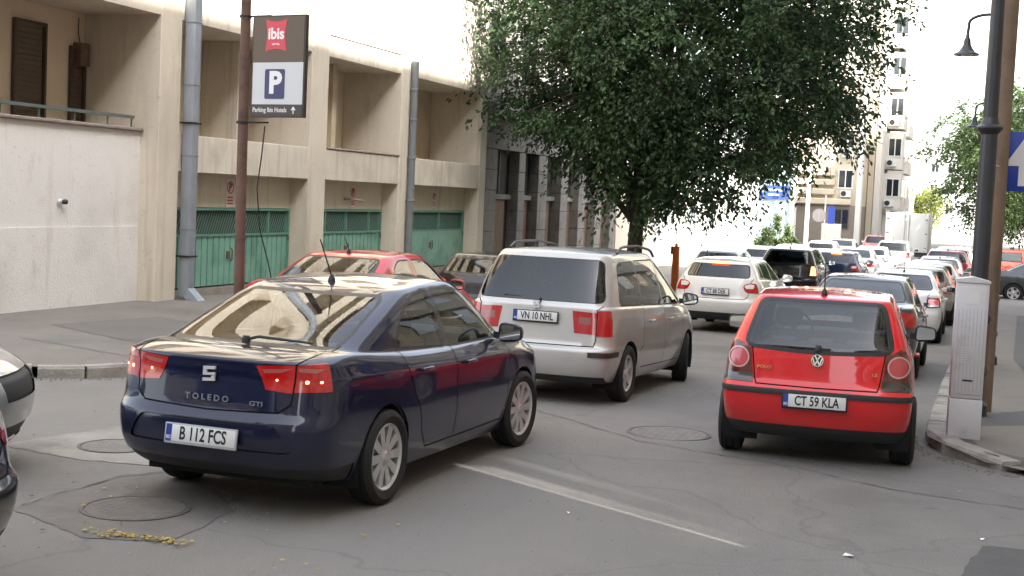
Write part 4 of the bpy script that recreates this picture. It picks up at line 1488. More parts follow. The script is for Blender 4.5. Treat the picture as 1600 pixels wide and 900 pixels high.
GREEN = mat('green garage paint', (.17, .35, .275), .5, noise=(2.5, .12, 6), stain=[(3, (.05, .13, .10), .58, .8, (1, 1, .3)), (7, (.17, .11, .065), .64, .72), (1.2, (.06, .17, .13), .5, .75)])
GREEND = mat('green garage frame', (.11, .25, .195), .5, noise=(4, .15, 6), stain=(9, (.14, .10, .07), .66, .74))
GREYRAIL = mat('grey green rail', (.10, .125, .12), .5, noise=(6, .15))
SHUT = mat('brown shutter', (.105, .078, .055), .6, noise=(3, .2, 4, ))
DARKIN = mat('dark interior', (.015, .014, .013), .8)
GALV = mat('galvanised duct', (.33, .37, .42), .55, metal=.35, noise=(2.2, .12, 6), stain=(3, (.22, .24, .26), .55, .8, (1, 1, .3)))
PIPE = mat('painted downpipe', (.15, .165, .17), .5, noise=(4, .15), stain=(4, (.08, .075, .07), .55, .8, (1, 1, .3)))
BLACKM = mat('black iron', (.012, .013, .015), .45, noise=(8, .2))
WGLASS = mat('window glass', (.02, .025, .03), .05, coat=1.)
WFRAME = mat('white window frame', (.62, .62, .60), .5)
blk = thing('apartment_building', 'cream apartment block with balconies over green garage doors', 'building', (-13, 27, 0))
def part(name, m, parent, x0, x1, y0, y1, za, zb):
    ox, oy, oz = parent.location
    return MB().box(x0 - ox, x1 - ox, y0 - oy, y1 - oy, za - oz, zb - oz).build(name, m, parent)
def chamfer_part(name, m, parent, x0, x1, y0, y1, za, zb, r=.015):
    ox, oy, oz = parent.location
    return MB().rbox(x0 - ox, x1 - ox, y0 - oy, y1 - oy, za - oz, zb - oz, r, None, 1).build(name, m, parent)
XF, XB = -13.0, -14.5
TOP = 19.0
part('wall', BACKW, blk, -26, XB, 13.5, 35.5, -1, TOP)
part('base_wall', WHITEW, blk, XB + .002, -13.35, 13.5, 19.72, -1, 2.93)
part('base_wall', WHITEW, blk, XB + .002, -13.33, 13.5, 19.71, -1, 1.36)
chamfer_part('coping', COPING, blk, XB + .004, -13.28, 13.4, 19.716, 2.932, 2.99)
piers = [(19.72, 20.34), (25.1, 25.85), (29.62, 30.30), (35.02, 35.5)]
for a, c in piers:
    chamfer_part('pier', CREAM, blk, XB + .003, XF, a, c, -1, TOP, .012)
bays = [(20.34, 25.1), (25.85, 29.62), (30.30, 35.02)]
def recess_wall(name, m, a, c, za, zb, x=-13.42):
    return part(name, m, blk, XB + .003, x, a + .002, c - .002, za, zb)
for i, (a, c) in enumerate(bays):
    # over the garage, first-floor slab, parapet
    recess_wall('garage_lintel', CREAM, a, c, 1.69, 2.32)
    recess_wall('garage_side', CREAM, c - .03, c, -1, 1.688)
    part('balcony_floor', CREAM, blk, XB + .003, -13.14, a + .002, c - .002, 2.325, 2.42)
    chamfer_part('parapet', CREAM2, blk, -13.13, XF - .012, a + .002, c - .002, 2.30, 2.94, .01)
    if i == 1: chamfer_part('coping', COPING, blk, -13.15, XF + .012, a + .003, c - .003, 2.942, 2.985)
    if i == 1:
        part('ceiling_beam', CREAM, blk, XB + .003, -13.035, a + .002, c - .002, 4.86, 5.29)
    # upper storeys
    zb = 4.86 if i != 1 else 5.30
    k = 0
    while zb < TOP - 1:
        top = min(TOP, zb + (1.45 if i != 2 else 2.3))
        part('upper_parapet', CREAM, blk, XB + .003, XF - .014, a + .002, c - .002, zb, top)
        if top < TOP - 1:
            # openings with a shutter or window at the back
            w = thing and None
            f = part('window', SHUT, blk, XB + .003, XB + .06, a + .5, c - .6, top - .5, top + 1.1)
            MB().box(.0, .012, .06, c - a - 1.16, .06, 1.54).build('pane', WGLASS, f, (XB + .061 + 13, a + .5 - 27, top - .5))
        zb += 2.9
        k += 1
    for z in ([5.62] if i == 1 else [5.9]):
        part('render_joint', COPING, blk, XF - .013, XF - .010, c - 2.2, c - .3, z, z + .012)
# solid right end window at the very top of the picture
f = part('window', WFRAME, blk, XF - .013, XF + .01, 33.0, 34.2, 7.25, 8.4)
MB().box(0, .01, .06, 1.14, .06, 1.09).build('pane', WGLASS, f, (.011, 33.0 - 27, 7.25))
chamfer_part('window_sill', COPING, blk, XF - .012, XF + .06, 32.9, 34.3, 7.19, 7.245)
# soffit and upper storeys over the terrace
zb = 4.86
while zb < TOP - 1:
    part('upper_parapet', CREAM, blk, XB + .003, XF - .016, 13.5, 19.715, zb, min(TOP, zb + 1.45))
    zb += 2.9
part('roof_slab', COPING, blk, -26.2, -12.7, 13.3, 35.7, TOP + .002, TOP + .3)
# corrugated sheet: one connected surface
def corrugated(y0, y1, za, zb, pitch, depth, along='y'):
    prof = []
    u = y0
    while u < y1 - 1e-6:
        for du, d in ((0, 0), (.80, 0), (.82, -depth), (.98, -depth)):
            uu = u + du * pitch
            if uu < y1: prof.append((uu, d))
        u += pitch
    prof.append((y1, 0))
    vs, fs = [], []
    for u, d in prof:
        vs += [(d, u, za), (d, u, zb)]
    for i in range(len(prof) - 1):
        fs.append((2 * i, 2 * i + 2, 2 * i + 3, 2 * i + 1))
    return MB().add(vs, fs)
def slatted(y0, y1, za, zb, pitch, depth):
    vs, fs = [], []
    z = za
    k = 0
    while z < zb:
        for dz, d in ((0, 0), (.75 * pitch, depth), (.85 * pitch, 0)):
            vs += [(d, y0, z + dz), (d, y1, z + dz)]
        z += pitch
    n = len(vs) // 2
    for i in range(n - 1):
        fs.append((2 * i, 2 * i + 1, 2 * i + 3, 2 * i + 2))
    return MB().add(vs, fs)
def shutter(y0, y1, za, zb, jamb=True):
    f = part('shutter', SHUT, blk, XB + .002, XB + .012, y0, y1, za, zb)
    slatted(.04, y1 - y0 - .04, .02, zb - za - .03, .085, .035).build('slats', SHUT, f, (XB + .014 + 13, y0 - 27, za))
    tag(f.children[0], kind='stuff')
    MB().box(.0, .06, -.05, 0, 0, zb - za + .05).box(.0, .06, y1 - y0, y1 - y0 + .05, 0, zb - za + .05).box(.0, .06, 0, y1 - y0, zb - za, zb - za + .05).build('shutter_frame', mat('brown frame', (.07, .045, .03), .6), f, (XB + .012 + 13, y0 - 27, za))
shutter(17.94, 18.62, 3.0, 4.52)
shutter(20.75, 20.85, 2.6, 4.45) if False else None
shutter(16.2, 17.25, 3.0, 4.5)
shutter(19.35, 19.65, 2.9, 4.25)
# balcony doors in the bays
for y0, y1, zt in ((21.75, 22.35, 4.42), (28.3, 28.95, 4.25)):
    f = part('balcony_door', mat('brown frame', (.07, .045, .03), .6), blk, XB + .002, XB + .05, y0, y1, 2.43, zt)
    MB().box(0, .012, .08, y1 - y0 - .08, .12, zt - 2.43 - .35).build('pane', WGLASS, f, (XB + .051 + 13, y0 - 27, 2.43))
    part('door_reveal', CREAM, blk, XB + .002, XB + .07, y1 + .002, y1 + .3, 2.43, zt)
part('partition', BACKW, blk, XB + .003, -13.75, 27.55, 27.75, 2.43, 4.857)
part('partition', CREAM, blk, XB + .003, -13.7, 23.4, 23.6, 2.43, 4.857)
# terrace railing
rl = part('railing', GREYRAIL, blk, -13.42, -13.36, 13.5, 19.55, 3.135, 3.185)
for y in (14.6, 15.4, 16.3, 17.15, 18.0, 18.85, 19.5):
    MB().box(0, .018, 0, .022, 0, .15).build('baluster', GREYRAIL, rl, (-.4, y - 27, 2.988))
bx = part('meter_box', mat('rusty box', (.13, .085, .055), .7, noise=(8, .3)), blk, XB + .002, XB + .16, 19.42, 19.66, 3.98, 4.36)
MB().tube([(.05, .12, .38), (.04, .08, .55), (.03, .1, .8)], .008, 6).build('cable', BLACKM, bx, (XB + 13, 19.42 - 27, 3.98))
MB().tube([(.05, .12, 0), (.03, .18, -.14), (.01, .13, -.28)], .006, 6).build('cable', BLACKM, bx, (XB + 13, 19.42 - 27, 3.98))
# garage doors
def garage(y0, y1, label, groups, za=.22, zt=1.685, ribs=True):
    g = thing('garage_door', label, 'garage door', (-13.415, y0, za), 0, 'green garage doors under the balconies')
    g.parent = blk
    g.location = (-13.415 + 13, y0 - 27, za)
    for k in ('label', 'category', 'group'):
        del g[k]
    g['label'] = label
    w, h = y1 - y0, zt - za
    hs = h * .64
    d = corrugated(.06, w - .06, .03, hs, .20, .035) if ribs else MB().box(0, .012, .06, w - .06, .03, hs)
    d.build('door_panel', GREEN, g, (.01, 0, 0))
    fr = MB()
    fr.box(-.05, .04, 0, .05, 0, h).box(-.05, .04, w - .05, w, 0, h).box(-.05, .04, .05, w - .05, h - .05, h)
    fr.box(-.02, .035, .05, w - .05, hs, hs + .04)
    fr.build('frame', GREEND, g)
    for u in groups:
        MB().box(-.02, .03, u * w - .022, u * w + .022, hs + .04, h - .05).build('mullion', GREEND, g)
    b = MB()
    u = -.6
    while u < w:
        for sgn in (1,):
            a0, c0 = max(.05, u), min(w - .05, u + .22)
            if c0 > a0 + .02:
                hh = h - .05 - hs - .04
                zA, zB = hs + .04 + hh * (a0 - u) / .22, hs + .04 + hh * (c0 - u) / .22
                b.tube([(-.012, a0, zA), (-.012, c0, zB)], .006, 4, False)
        u += .085
    tag(b.build('grille_bars', GREEND, g), kind='stuff')
    MB().box(-.07, -.045, .05, w - .05, hs + .03, h - .04).build('wire_glass', mat('dusty wire glass', (.030, .045, .040), .7, noise=(5, .3)), g)
    MB().box(-.3, .05, 0, w, -1.2, -.002).build('threshold', CONC, g)
    MB().rbox(.0, .05, w * .5 - .04, w * .5 + .05, hs * .55, hs * .55 + .14, .008).build('lock_case', mat('rusty box', (.13, .085, .055)), g)
    MB().tube([(.03, w * .5 + .09, hs * .5), (.06, w * .5 + .09, hs * .53), (.06, w * .5 + .09, hs * .72), (.03, w * .5 + .09, hs * .75)], .009, 6).build('pull_handle', BLACKM, g)
    for zz in (.15, hs - .12):
        for yy in (.045, w - .045):
            MB().tube([(.045, yy, zz), (.045, yy, zz + .09)], .014, 6).build('hinge', mat('rusty box', (.13, .085, .055)), g)
    return g
garage(20.36, 25.06, 'ribbed green garage door behind the rusty pole', (.10, .82))
garage(25.87, 29.58, 'ribbed green garage door with four grille bays', (.22, .50, .82))
garage(30.32, 34.98, 'plain green garage door farthest along the block', (.62,), ribs=False)
# the big duct and the thin downpipe belong to the block
d = MB()
d.rbox(-.10, .10, -.105, .105, 0, 16, .02)
dd = d.build('downpipe', GALV, blk, (XF + .115 + 13, 20.50 - 27, .17))
for z in (1.15, 2.4, 3.4, 4.45):
    MB().box(-.11, .108, -.115, .115, 0, .012).build('pipe_joint', mat('duct joint', (.2, .22, .25), .5, metal=.3), dd, (0, 0, z + (.2 if z > 3 else 0)))
for z in (.85, 3.12):
    MB().box(-.14, .114, -.15, .15, 0, .03).build('pipe_clamp', BLACKM, dd, (0, 0, z - .17))
b = MB()
b.add([(-.1, -.1, .25), (.1, -.1, .25), (.1, .1, .25), (-.1, .1, .25), (.12, -.11, 0), (.34, -.11, .02), (.34, .11, .02), (.12, .11, 0)],
      [(0, 4, 5, 1), (1, 5, 6, 2), (2, 6, 7, 3), (3, 7, 4, 0), (4, 7, 6, 5)])
b.build('downpipe_shoe', GALV, dd, (0, 0, -.1))
p2 = MB().tube([(0, 0, .35), (0, 0, 5.2)], .085, 12).build('downpipe', PIPE, blk, (XF + .1 + 13, 30.12 - 27, 0))
for z in (1.9, 2.9, 3.8, 4.5):
    MB().lathe([(.085, 0), (.1, .01), (.1, .05), (.085, .06)], 'z', 12).build('pipe_collar', PIPE, p2, (0, 0, z))
# dome camera
cm = thing('wall_camera', 'small round camera on the white wall', 'camera', (-13.33, 17.62, 1.75))
MB().lathe([(.05, 0), (.05, .03), (.03, .05)], 'x', 14).build('mount', mat('camera white', (.6, .6, .6), .4), cm)
MB().lathe([(.035, .0), (.04, .05), (.03, .075), (.0, .085)], 'x', 14, Matrix.Translation((.03, .03, 0)) @ Matrix.Rotation(R(25), 4, 'Z')).build('lens', BLACKM, cm)
# no parking plates
RED = mat('sign red', (.52, .03, .035), .5)
PLW = mat('sign white', (.62, .56, .53), .5)
BLK = mat('sign black', (.02, .02, .022), .5)
def noparking(y, z, label, s=1.):
    t = thing('no_parking_sign', label, 'sign', (-13.415, y, z), 0, 'no parking plates over the garages')
    MB().box(0, .008, -.15 * s, .15 * s, -.30 * s, .26 * s).build('plate', PLW, t)
    M = Matrix.Translation((.009, 0, .09 * s))
    MB().lathe([(.125 * s, 0), (.125 * s, .004), (.102 * s, .004), (.102 * s, 0)], 'x', 24, M).build('ring', RED, t)
    text('letter', 'P', BLK, t, (.0105, 0, .09 * s), (0, 1, 0), (0, 0, 1), .21 * s, .006)
    MB().box(-.0025, .0025, -.012 * s, .012 * s, -.11 * s, .11 * s, M @ Matrix.Translation((.006, 0, 0)) @ Matrix.Rotation(R(-45), 4, 'X')).build('slash', RED, t)
    for k in range(3):
        MB().box(.009, .0105, -.11 * s, .11 * s, (-.12 - .06 * k) * s, (-.09 - .06 * k) * s).build('caption_line', RED, t)
    return t
noparking(22.75, 1.98, 'no parking plate partly behind the rusty pole', .95)
noparking(28.05, 1.99, 'no parking plate with a bracket lamp stub beside it', .85)
noparking(32.85, 1.98, 'small faded no parking plate over the farthest garage', .75)
st = thing('bracket_stub', 'rusty pipe stub sticking out above the middle garage door', 'pipe', (-13.415, 27.6, 1.92))
MB().tube([(0, 0, 0), (.12, .05, 0), (.3, .35, -.03)], [.03, .028, .022], 8).build('pipe', mat('pale rust', (.28, .24, .2), .8, noise=(9, .3)), st)

# ------------------------------------------------------------------ grey stone house behind the tree
STONE = mat('grey stone', (.22, .205, .185), .9, noise=(3, .2, 8), bump=(30, .6), stain=[(1.4, (.12, .112, .10), .5, .75, (1, 1, .4)), (6, (.30, .28, .25), .62, .76)])
STONEB = mat('grey stone joint', (.10, .092, .082), .95, noise=(5, .2))
ROUGH = mat('rough grey render', (.24, .23, .21), .95, noise=(2, .2, 8), bump=(18, .8), stain=(1.2, (.13, .12, .11), .5, .7))
DOORB = mat('brown door', (.16, .092, .062), .7, noise=(4, .2), stain=(3, (.10, .06, .045), .5, .75, (1, 1, .2)))
sh = thing('stone_house', 'grey stone clad house with tall openings behind the tree', 'house', (-13.2, 43, 0))
part('wall', STONEB, sh, -24, -13.55, 35.62, 51, -1.2, 4.36)
part('frieze', STONEB, sh, -13.55, -13.24, 35.62, 51, 3.46, 4.36)
chamfer_part('cornice', STONE, sh, -13.6, -12.95, 35.6, 51.1, 4.36, 4.5)
chamfer_part('cornice', STONE, sh, -13.6, -13.05, 35.61, 51.09, 4.50, 4.63)
part('upper_wall', ROUGH, sh, -24, -13.5, 35.64, 51, 4.63, 11)
for k in range(5):
    f = part('window', DARKIN, sh, -13.51, -13.46, 36.8 + k * 2.9, 38.0 + k * 2.9, 5.6, 7.3)
    MB().box(0, .03, 0, .06, 0, 1.7).build('frame', WFRAME, f, (-.26, 36.8 + k * 2.9 + .57 - 43, 5.6))
    MB().tube([(.05, 0, 0), (.05, 1.3, 0)], .02, 6).build('rail', BLACKM, f, (-.26, 36.75 + k * 2.9 - 43, 6.2))
BLOCKS = {}
def block(y0, y1, za, zb, x0=-13.545, x1=-13.2):
    key = (round(y1 - y0, 3), round(zb - za, 3), x0, x1)
    if key not in BLOCKS:
        BLOCKS[key] = MB().rbox(0, x1 - x0, .006, y1 - y0 - .006, .006, zb - za - .006, .012, None, 1).mesh('stone_block')
    o = obj('stone_block', BLOCKS[key], STONE, sh, (x0 + 13.2 + random.uniform(-.006, .006), y0 - 43, za))
pier_y = [(35.64, 37.0), (38.95, 39.55), (40.85, 41.75)] + [(43.3 + i * 2.15, 44.1 + i * 2.15) for i in range(4)]
for a, c in pier_y:
    z = -1.2
    while z < 3.4:
        block(a, c, z, min(3.44, z + .58)); z += .58
for r in range(2):
    y = 35.64 - (.45 if r else 0)
    while y < 50.9:
        block(max(35.64, y), min(51, y + 1.1), 3.45 + r * .45, 3.9 + r * .45, -13.24, -13.195); y += 1.1
ops = [(a[1], b_[0]) for a, b_ in zip(pier_y, pier_y[1:])]
for i, (a, c) in enumerate(ops):
    part('door', DOORB, sh, -13.548, -13.5, a + .02, c - .35 if c - a > 1.4 else c - .02, -1.2, 2.02)
    chamfer_part('transom', STONE, sh, -13.547, -13.4, a + .001, c - .001, 2.03, 2.18)
    w = part('window', DARKIN, sh, -13.549, -13.52, a + .02, c - .02, 2.19, 3.44)
    MB().box(0, .04, .0, .05, 0, 1.25).build('frame', mat('grey frame', (.16, .155, .15), .7), w, (-.32, (a + c) / 2 - 43, 2.19))

# ------------------------------------------------------------------ white sunlit house, beige house, tower and far blocks
WHITEH = mat('white sunlit render', (.62, .61, .58), .9, noise=(1, .05), bump=(30, .2))
wh = thing('white_house', 'low white house lit by the sun beyond the tree', 'house', (-13.4, 70, 0))
part('wall', WHITEH, wh, -24, -13.4, 56.5, 86, -1.5, 5.2)
part('parapet', WHITEH, wh, -13.6, -13.25, 56.4, 86.1, 5.2, 5.6)
for k, y in enumerate((60, 65, 70, 75.5, 80)):
    f = part('window', mat('pale shutter', (.55, .56, .57), .6), wh, -13.401, -13.36, y, y + 1.5, .9, 2.3)
    MB().box(0, .012, .08, 1.42, .08, 1.32).build('pane', mat('bright pane', (.30, .36, .40), .1, coat=1.), f, (.041, y - 70, .9))
cw = thing('cream_yard_wall', 'cream wall between the stone house and the white house', 'wall', (-13.3, 53.7, 0))
part('wall', mat('cream yard render', (.62, .55, .45), .9, noise=(1, .06)), cw, -13.7, -13.3, 51.05, 56.4, -1.5, 2.6)
part('coping', COPING, cw, -13.76, -13.24, 51.05, 56.4, 2.6, 2.68)
# blue sign board on a pale glazed kiosk front
kb = thing('shop_front', 'pale glazed shop front with blue sign boards beyond the white house', 'shop', (-12.4, 88, 0))
part('wall', mat('pale shop front', (.34, .42, .43), .5), kb, -16, -11.6, 87.4, 90, -1.5, 6)
bs = part('sign_board', mat('blue board', (.03, .07, .30), .5), kb, -13.15, -11.75, 87.3, 87.38, 2.7, 3.55)
for k in range(2):
    MB().box(0, .9 - .2 * k, -.012, 0, 0, .12).build('caption_line', PLW, bs, (-13.0 + 12.4, 87.29 - 88, 3.2 - .3 * k))
bs2 = part('sign_board', mat('blue board', (.03, .07, .30), .5), kb, -14.2, -13.3, 87.3, 87.38, 2.7, 3.1)
part('glazing', mat('bright pane', (.30, .36, .40), .1, coat=1.), kb, -15, -11.9, 87.36, 87.4, -1, 2.4)
part('side_pillar', WHITEH, kb, -11.58, -11.4, 87.2, 89, -1.5, 6)
def bevel_win(par, face, u, z, w, h, m=WGLASS, fm=WFRAME, depth=.06, ac=False):
    """window on a face: ('y', y) faces -Y and u runs along x; ('x', x) faces +X and u runs along y"""
    ax, c = face
    ox, oy, oz = par.location
    b = MB(); p = MB()
    if ax == 'y':
        b.box(u - w / 2 - ox, u + w / 2 - ox, c - depth - oy, c + .02 - oy, z, z + h)
        for k in range(2):
            p.box(u - w / 2 + .07 + k * (w / 2 - .03) - ox, u - .04 + k * (w / 2 - .03) - ox, c - depth - .012 - oy, c - depth - .001 - oy, z + .08, z + h - .08)
    else:
        b.box(c - .02 - ox, c + depth - ox, u - w / 2 - oy, u + w / 2 - oy, z, z + h)
        for k in range(2):
            p.box(c + depth + .001 - ox, c + depth + .012 - ox, u - w / 2 + .07 + k * (w / 2 - .03) - oy, u - .04 + k * (w / 2 - .03) - oy, z + .08, z + h - .08)
    f = b.build('window', fm, par)
    p.build('panes', m, f)
    return f
BROWNST = mat('brown grey plinth', (.22, .185, .155), .9, noise=(2, .15), bump=(20, .4))
BEIGE = mat('beige render', (.50, .43, .33), .9, noise=(1, .08), bump=(30, .2))
bh = thing('beige_corner_house', 'beige corner house with a banded first floor', 'house', (-10, 92, 0))
part('plinth', BROWNST, bh, -13.2, -8.0, 92, 104, -1.5, 2.5)
part('wall', BEIGE, bh, -13.2, -8.0, 92.05, 104, 2.5, 10.5)
part('side_wing', BEIGE, bh, -15.2, -13.2, 91.3, 104, -.2, 4.2)
for k in range(4):
    chamfer_part('stone_band', BEIGE, bh, -13.25, -9.4 if k else -8.3, 91.72, 92.049, 2.52 + k * .62, 2.92 + k * .62, .05)
bevel_win(bh, ('y', 92.0), -8.85, .95, .95, 1.35, fm=mat('dark frame', (.12, .09, .08), .6))
for z in (3.6, 6.2, 8.4):
    bevel_win(bh, ('y', 92.05), -8.75, z, .95, 1.25)
    ac = part('air_conditioner', WFRAME, bh, -9.0, -8.35, 91.75, 92.049, z - .55, z - .12)
    MB().lathe([(0, .0), (.16, .0), (.17, .02)], 'y', 14, Matrix.Rotation(R(180), 4, 'Z')).build('fan', BLACKM, ac, (-8.8 + 10, 91.745 - 92, z - .33))
part('pilaster', WHITEH, bh, -8.02, -7.7, 91.9, 93, -1.5, 10.5)
tw = thing('apartment_tower', 'tall pale apartment tower with bay windows far up the street', 'building', (-7.1, 120, 0))
TOWER = mat('tower render', (.60, .575, .53), .9, noise=(.6, .05))
part('wall', TOWER, tw, -16, -7.1, 100, 165, -1.5, 21)
part('corner_strip', BEIGE, tw, -7.95, -7.55, 99.8, 100, -1.5, 21)
part('corner_strip', WHITEH, tw, -7.5, -7.102, 99.75, 99.98, -1.5, 21)
for k in range(6):
    z = 3.3 + k * 2.9
    bay = part('bay', TOWER, tw, -7.098, -5.9, 103, 106.5, z - .9, z + 1.7)
    bevel_win(tw, ('y', 103), -6.45, z, .95, 1.35)
    for u in (104.0, 105.5):
        bevel_win(tw, ('x', -5.9), u, z, 1.0, 1.35)
    for j in range(6):
        bevel_win(tw, ('x', -7.1), 110 + j * 8.5, z, 1.6, 1.4)
    if k < 3:
        ac = part('air_conditioner', WFRAME, tw, -6.95, -6.3, 102.7, 102.998, z - .7, z - .2)
        MB().lathe([(0, 0), (.18, 0), (.19, .02)], 'y', 14, Matrix.Rotation(R(180), 4, 'Z')).build('fan', BLACKM, ac, (-6.75 + 7.1, 102.695 - 120, z - .45))
    part('balcony', WHITEH, tw, -7.098, -6.0, 112, 118, z - .95, z + .05)
for j in range(9):
    part('shop_pier', WHITEH, tw, -7.098, -6.85, 104 + j * 4.5, 104.6 + j * 4.5, -1.5, 2.1)
fb = thing('far_building', 'pale hazy apartment block closing the street', 'building', (-5, 230, 0))
part('wall', mat('far render', (.48, .48, .47), .9), fb, -12, 1.5, 230, 250, -2, 12.5)
for j in range(5):
    for k in range(3):
        bevel_win(fb, ('y', 230), -10.5 + j * 2.5, 2.5 + k * 3.2, 1.2, 1.4)
# blocks across the street and behind the camera: their shade lies over the whole road
def skewed_block(name, label, foot, h, wins, m):
    t = thing(name, label, 'building', (foot[0][0], foot[0][1], 0))
    ox, oy = foot[0]
    MB().prism([(x - ox, y - oy) for x, y in foot], 'z', -1, h).build('wall', m, t)
    for (ax, c, u0, u1, step) in wins:
        z = 3.2
        while z < h - 2:
            u = u0
            while u < u1:
                if ax == 'x':
                    o = MB().box(-.05, .02, 0, 1.5, 0, 1.5).build('window', WGLASS, t, (c - ox, u - oy, z))
                else:
                    o = MB().box(0, 1.5, -.02, .05, 0, 1.5).build('window', WGLASS, t, (u - ox, c - oy, z))
                u += step
            bnd = MB()
            if ax == 'x': bnd.box(-.5, -.001, u0 - 1, u1, -1.25, -.25)
            else: bnd.box(u0 - 1, u1, .001, .5, -1.25, -.25)
            bnd.build('balcony_band', CREAM2, t, (c - ox, -oy, z) if ax == 'x' else (-ox, c - oy, z))
            z += 2.9
    return t
CREAMR = mat('cream render opposite', (.60, .53, .42), .9, noise=(.8, .06))
SHX = 4.5
HT = 5.12 + (13 + SHX) * math.tan(SUN_EL) / SUN_H.x
k_ = SUN_H.y / SUN_H.x
def LY(x): return 9.66 + (x + 2.5) * k_  # line of a slot added along the sun's bearing for a streak on the road
g1 = .31  # half width of the added sun slot
skewed_block('apartment_building', 'tall cream apartment block across the street on the near side of the added sun slot', [(SHX, -30), (18, -30), (18, LY(18) - g1), (SHX, LY(SHX) - g1)], HT, [('x', SHX, -28, LY(SHX) - 4, 3.2)], CREAMR)
skewed_block('apartment_building', 'tall cream apartment block across the street on the far side of the added sun slot', [(SHX, LY(SHX) + g1), (18, LY(18) + g1), (18, 47), (SHX, 47)], HT, [('x', SHX, LY(SHX) + 4, 45, 3.2)], CREAMR)
skewed_block('apartment_building', 'cream apartment block behind the photographer', [(-30, -30), (0, -30), (0, -16), (-30, -16)], 19, [('y', -16, -29, -1, 3.2)], CREAMR)
skewed_block('apartment_building', 'unseen cream apartment block added farther up on the right to shade the beige house', [(8, 76), (20, 76), (20, 135), (8, 135)], 25, [('x', 8, 78, 133, 3.4)], CREAMR)  # unseen block added to shade the lower part of the beige house
ga = thing('added_sun_blocker', 'unseen added gateway closing the alley between the two tall blocks', 'blocker', (SHX, LY(SHX), 0))  # unseen filler added in the slot to limit where the sun comes through
dz = math.tan(SUN_EL) / SUN_H.x
za, zb = (SHX + 1.3) * dz, (SHX + 3.85) * dz
MB().box(0, .25, -g1, g1, -1, za).build('wall', CREAMR, ga)
MB().box(0, .25, -g1, g1, zb, HT).build('slot_top_cover', CREAMR, ga)
MB().box(0, .12, -.09, .10, za, zb).build('post', CREAMR, ga)  # added divider that splits the sun streak in two
for k in range(16):
    yb = -g1 + k * .0415
    if not -.115 < yb < .11:
        wd = .0215 if yb < 0 else .0255
        MB().box(.04, .06, yb, yb + wd, za, zb).build('sun_dimming_bar', BLACKM, ga)  # bars added only to dim the sunlight passing the slot
nb = int((zb - za) / .12)
for k in range(nb):
    th = .085 * max(0, 1 - k / nb * 1.5)
    if th > .006:
        MB().box(.07, .09, -g1, g1, za + k * .12, za + k * .12 + th).build('sun_dimming_slat', BLACKM, ga)  # added slats, thicker lower down, fade the near end of the streak
# ------------------------------------------------------------------ street furniture
RUST = mat('rusty brown pole', (.125, .070, .052), .75, noise=(3, .25, 8), bump=(60, .4), stain=[(2.2, (.22, .15, .07), .60, .78, (1, 1, .5)), (5, (.055, .035, .03), .55, .75)])
sp_ = thing('sign_pole', 'rusty brown steel pole carrying the hotel parking sign', 'pole', (-8.68, 15.02, .12))
MB().tube([(0, 0, 0), (-.02, 0, 2), (-.045, .02, 4.6), (-.09, .04, 7.5)], [.066, .064, .06, .055], 14).build('shaft', RUST, sp_)
for z in (2.78, 4.07):
    MB().tube([(-.03, 0, z), (.35, -.05, z + .005)], .012, 6).build('bracket', BLACKM, sp_)
    MB().lathe([(.075, 0), (.075, .03)], 'z', 14, Matrix.Translation((-.035, .0, z - .015))).build('clamp', BLACKM, sp_)
# the sign turns a little towards the street
BROWN = mat('sign brown', (.105, .072, .048), .5)
GREYW = mat('sign pale grey', (.56, .57, .58), .5)
NAVY = mat('sign navy', (.035, .035, .12), .45)
IBR = mat('sign crimson', (.60, .05, .075), .45)
LETW = mat('sign lettering', (.75, .74, .72), .5)
FRM = mat('sign frame', (.03, .024, .022), .5)
sx = Vector((.98, -.20, 0)).normalized()
SO = Vector((-8.555, 14.97, 2.965))
psn = thing('hotel_parking_sign', 'brown and white parking sign with red logo cushion on the rusty pole', 'sign', SO, math.atan2(sx.y, sx.x))
SW, SH = .82, 1.30
psn.scale = (1, 1, .94)
def sgn(name, m, x0, x1, z0, z1, y0=-.035, y1=-.031, parent=None):
    return MB().box(x0, x1, y0, y1, z0, z1).build(name, m, parent or psn)
MB().box(0, SW, -.028, .028, 0, SH).build('case', FRM, psn)
sgn('top_panel', BROWN, .02, SW - .02, .70, SH - .02, -.032, -.0282)
sgn('middle_panel', GREYW, .02, SW - .02, .165, .70, -.032, -.0282)
sgn('bottom_panel', mat('sign dark brown', (.05, .038, .032), .5), .02, SW - .02, .02, .165, -.032, -.0282)
# cushion with concave sides
cx, cz, hw, hh = .37, 1.045, .165, .205
pts = []
cor = [(-1, -1), (1, -1), (1, 1), (-1, 1)]
for i in range(4):
    (ax, az), (bx_, bz) = cor[i], cor[(i + 1) % 4]
    for k in range(8):
        t = k / 8
        u, v = ax + (bx_ - ax) * t, az + (bz - az) * t
        s = 1 - .16 * math.sin(math.pi * t)
        if ax == bx_: u *= s
        else: v *= s
        pts.append((cx + u * hw, cz + v * hh))
cu = MB().prism(pts, 'y', -.0345, -.0322).build('logo_cushion', IBR, psn)
text('lettering', 'ibis', LETW, cu, (cx, -.0355, cz + .015), (1, 0, 0), (0, 0, 1), .20, .006, .95)
text('lettering', 'HOTEL', LETW, cu, (cx, -.0355, cz - .115), (1, 0, 0), (0, 0, 1), .032, .001, 1.2)
pb = MB().prism(rounded([(.215, .235), (.525, .235), (.525, .615), (.215, .615)], .025), 'y', -.0345, -.0322).build('parking_square', NAVY, psn)
text('letter', 'P', LETW, pb, (.375, -.0355, .43), (1, 0, 0), (0, 0, 1), .38, .016, 1.0)
text('caption', 'Parking Ibis Hotels', LETW, psn, (.035, -.0335, .092), (1, 0, 0), (0, 0, 1), .085, .001, .83, align='LEFT')
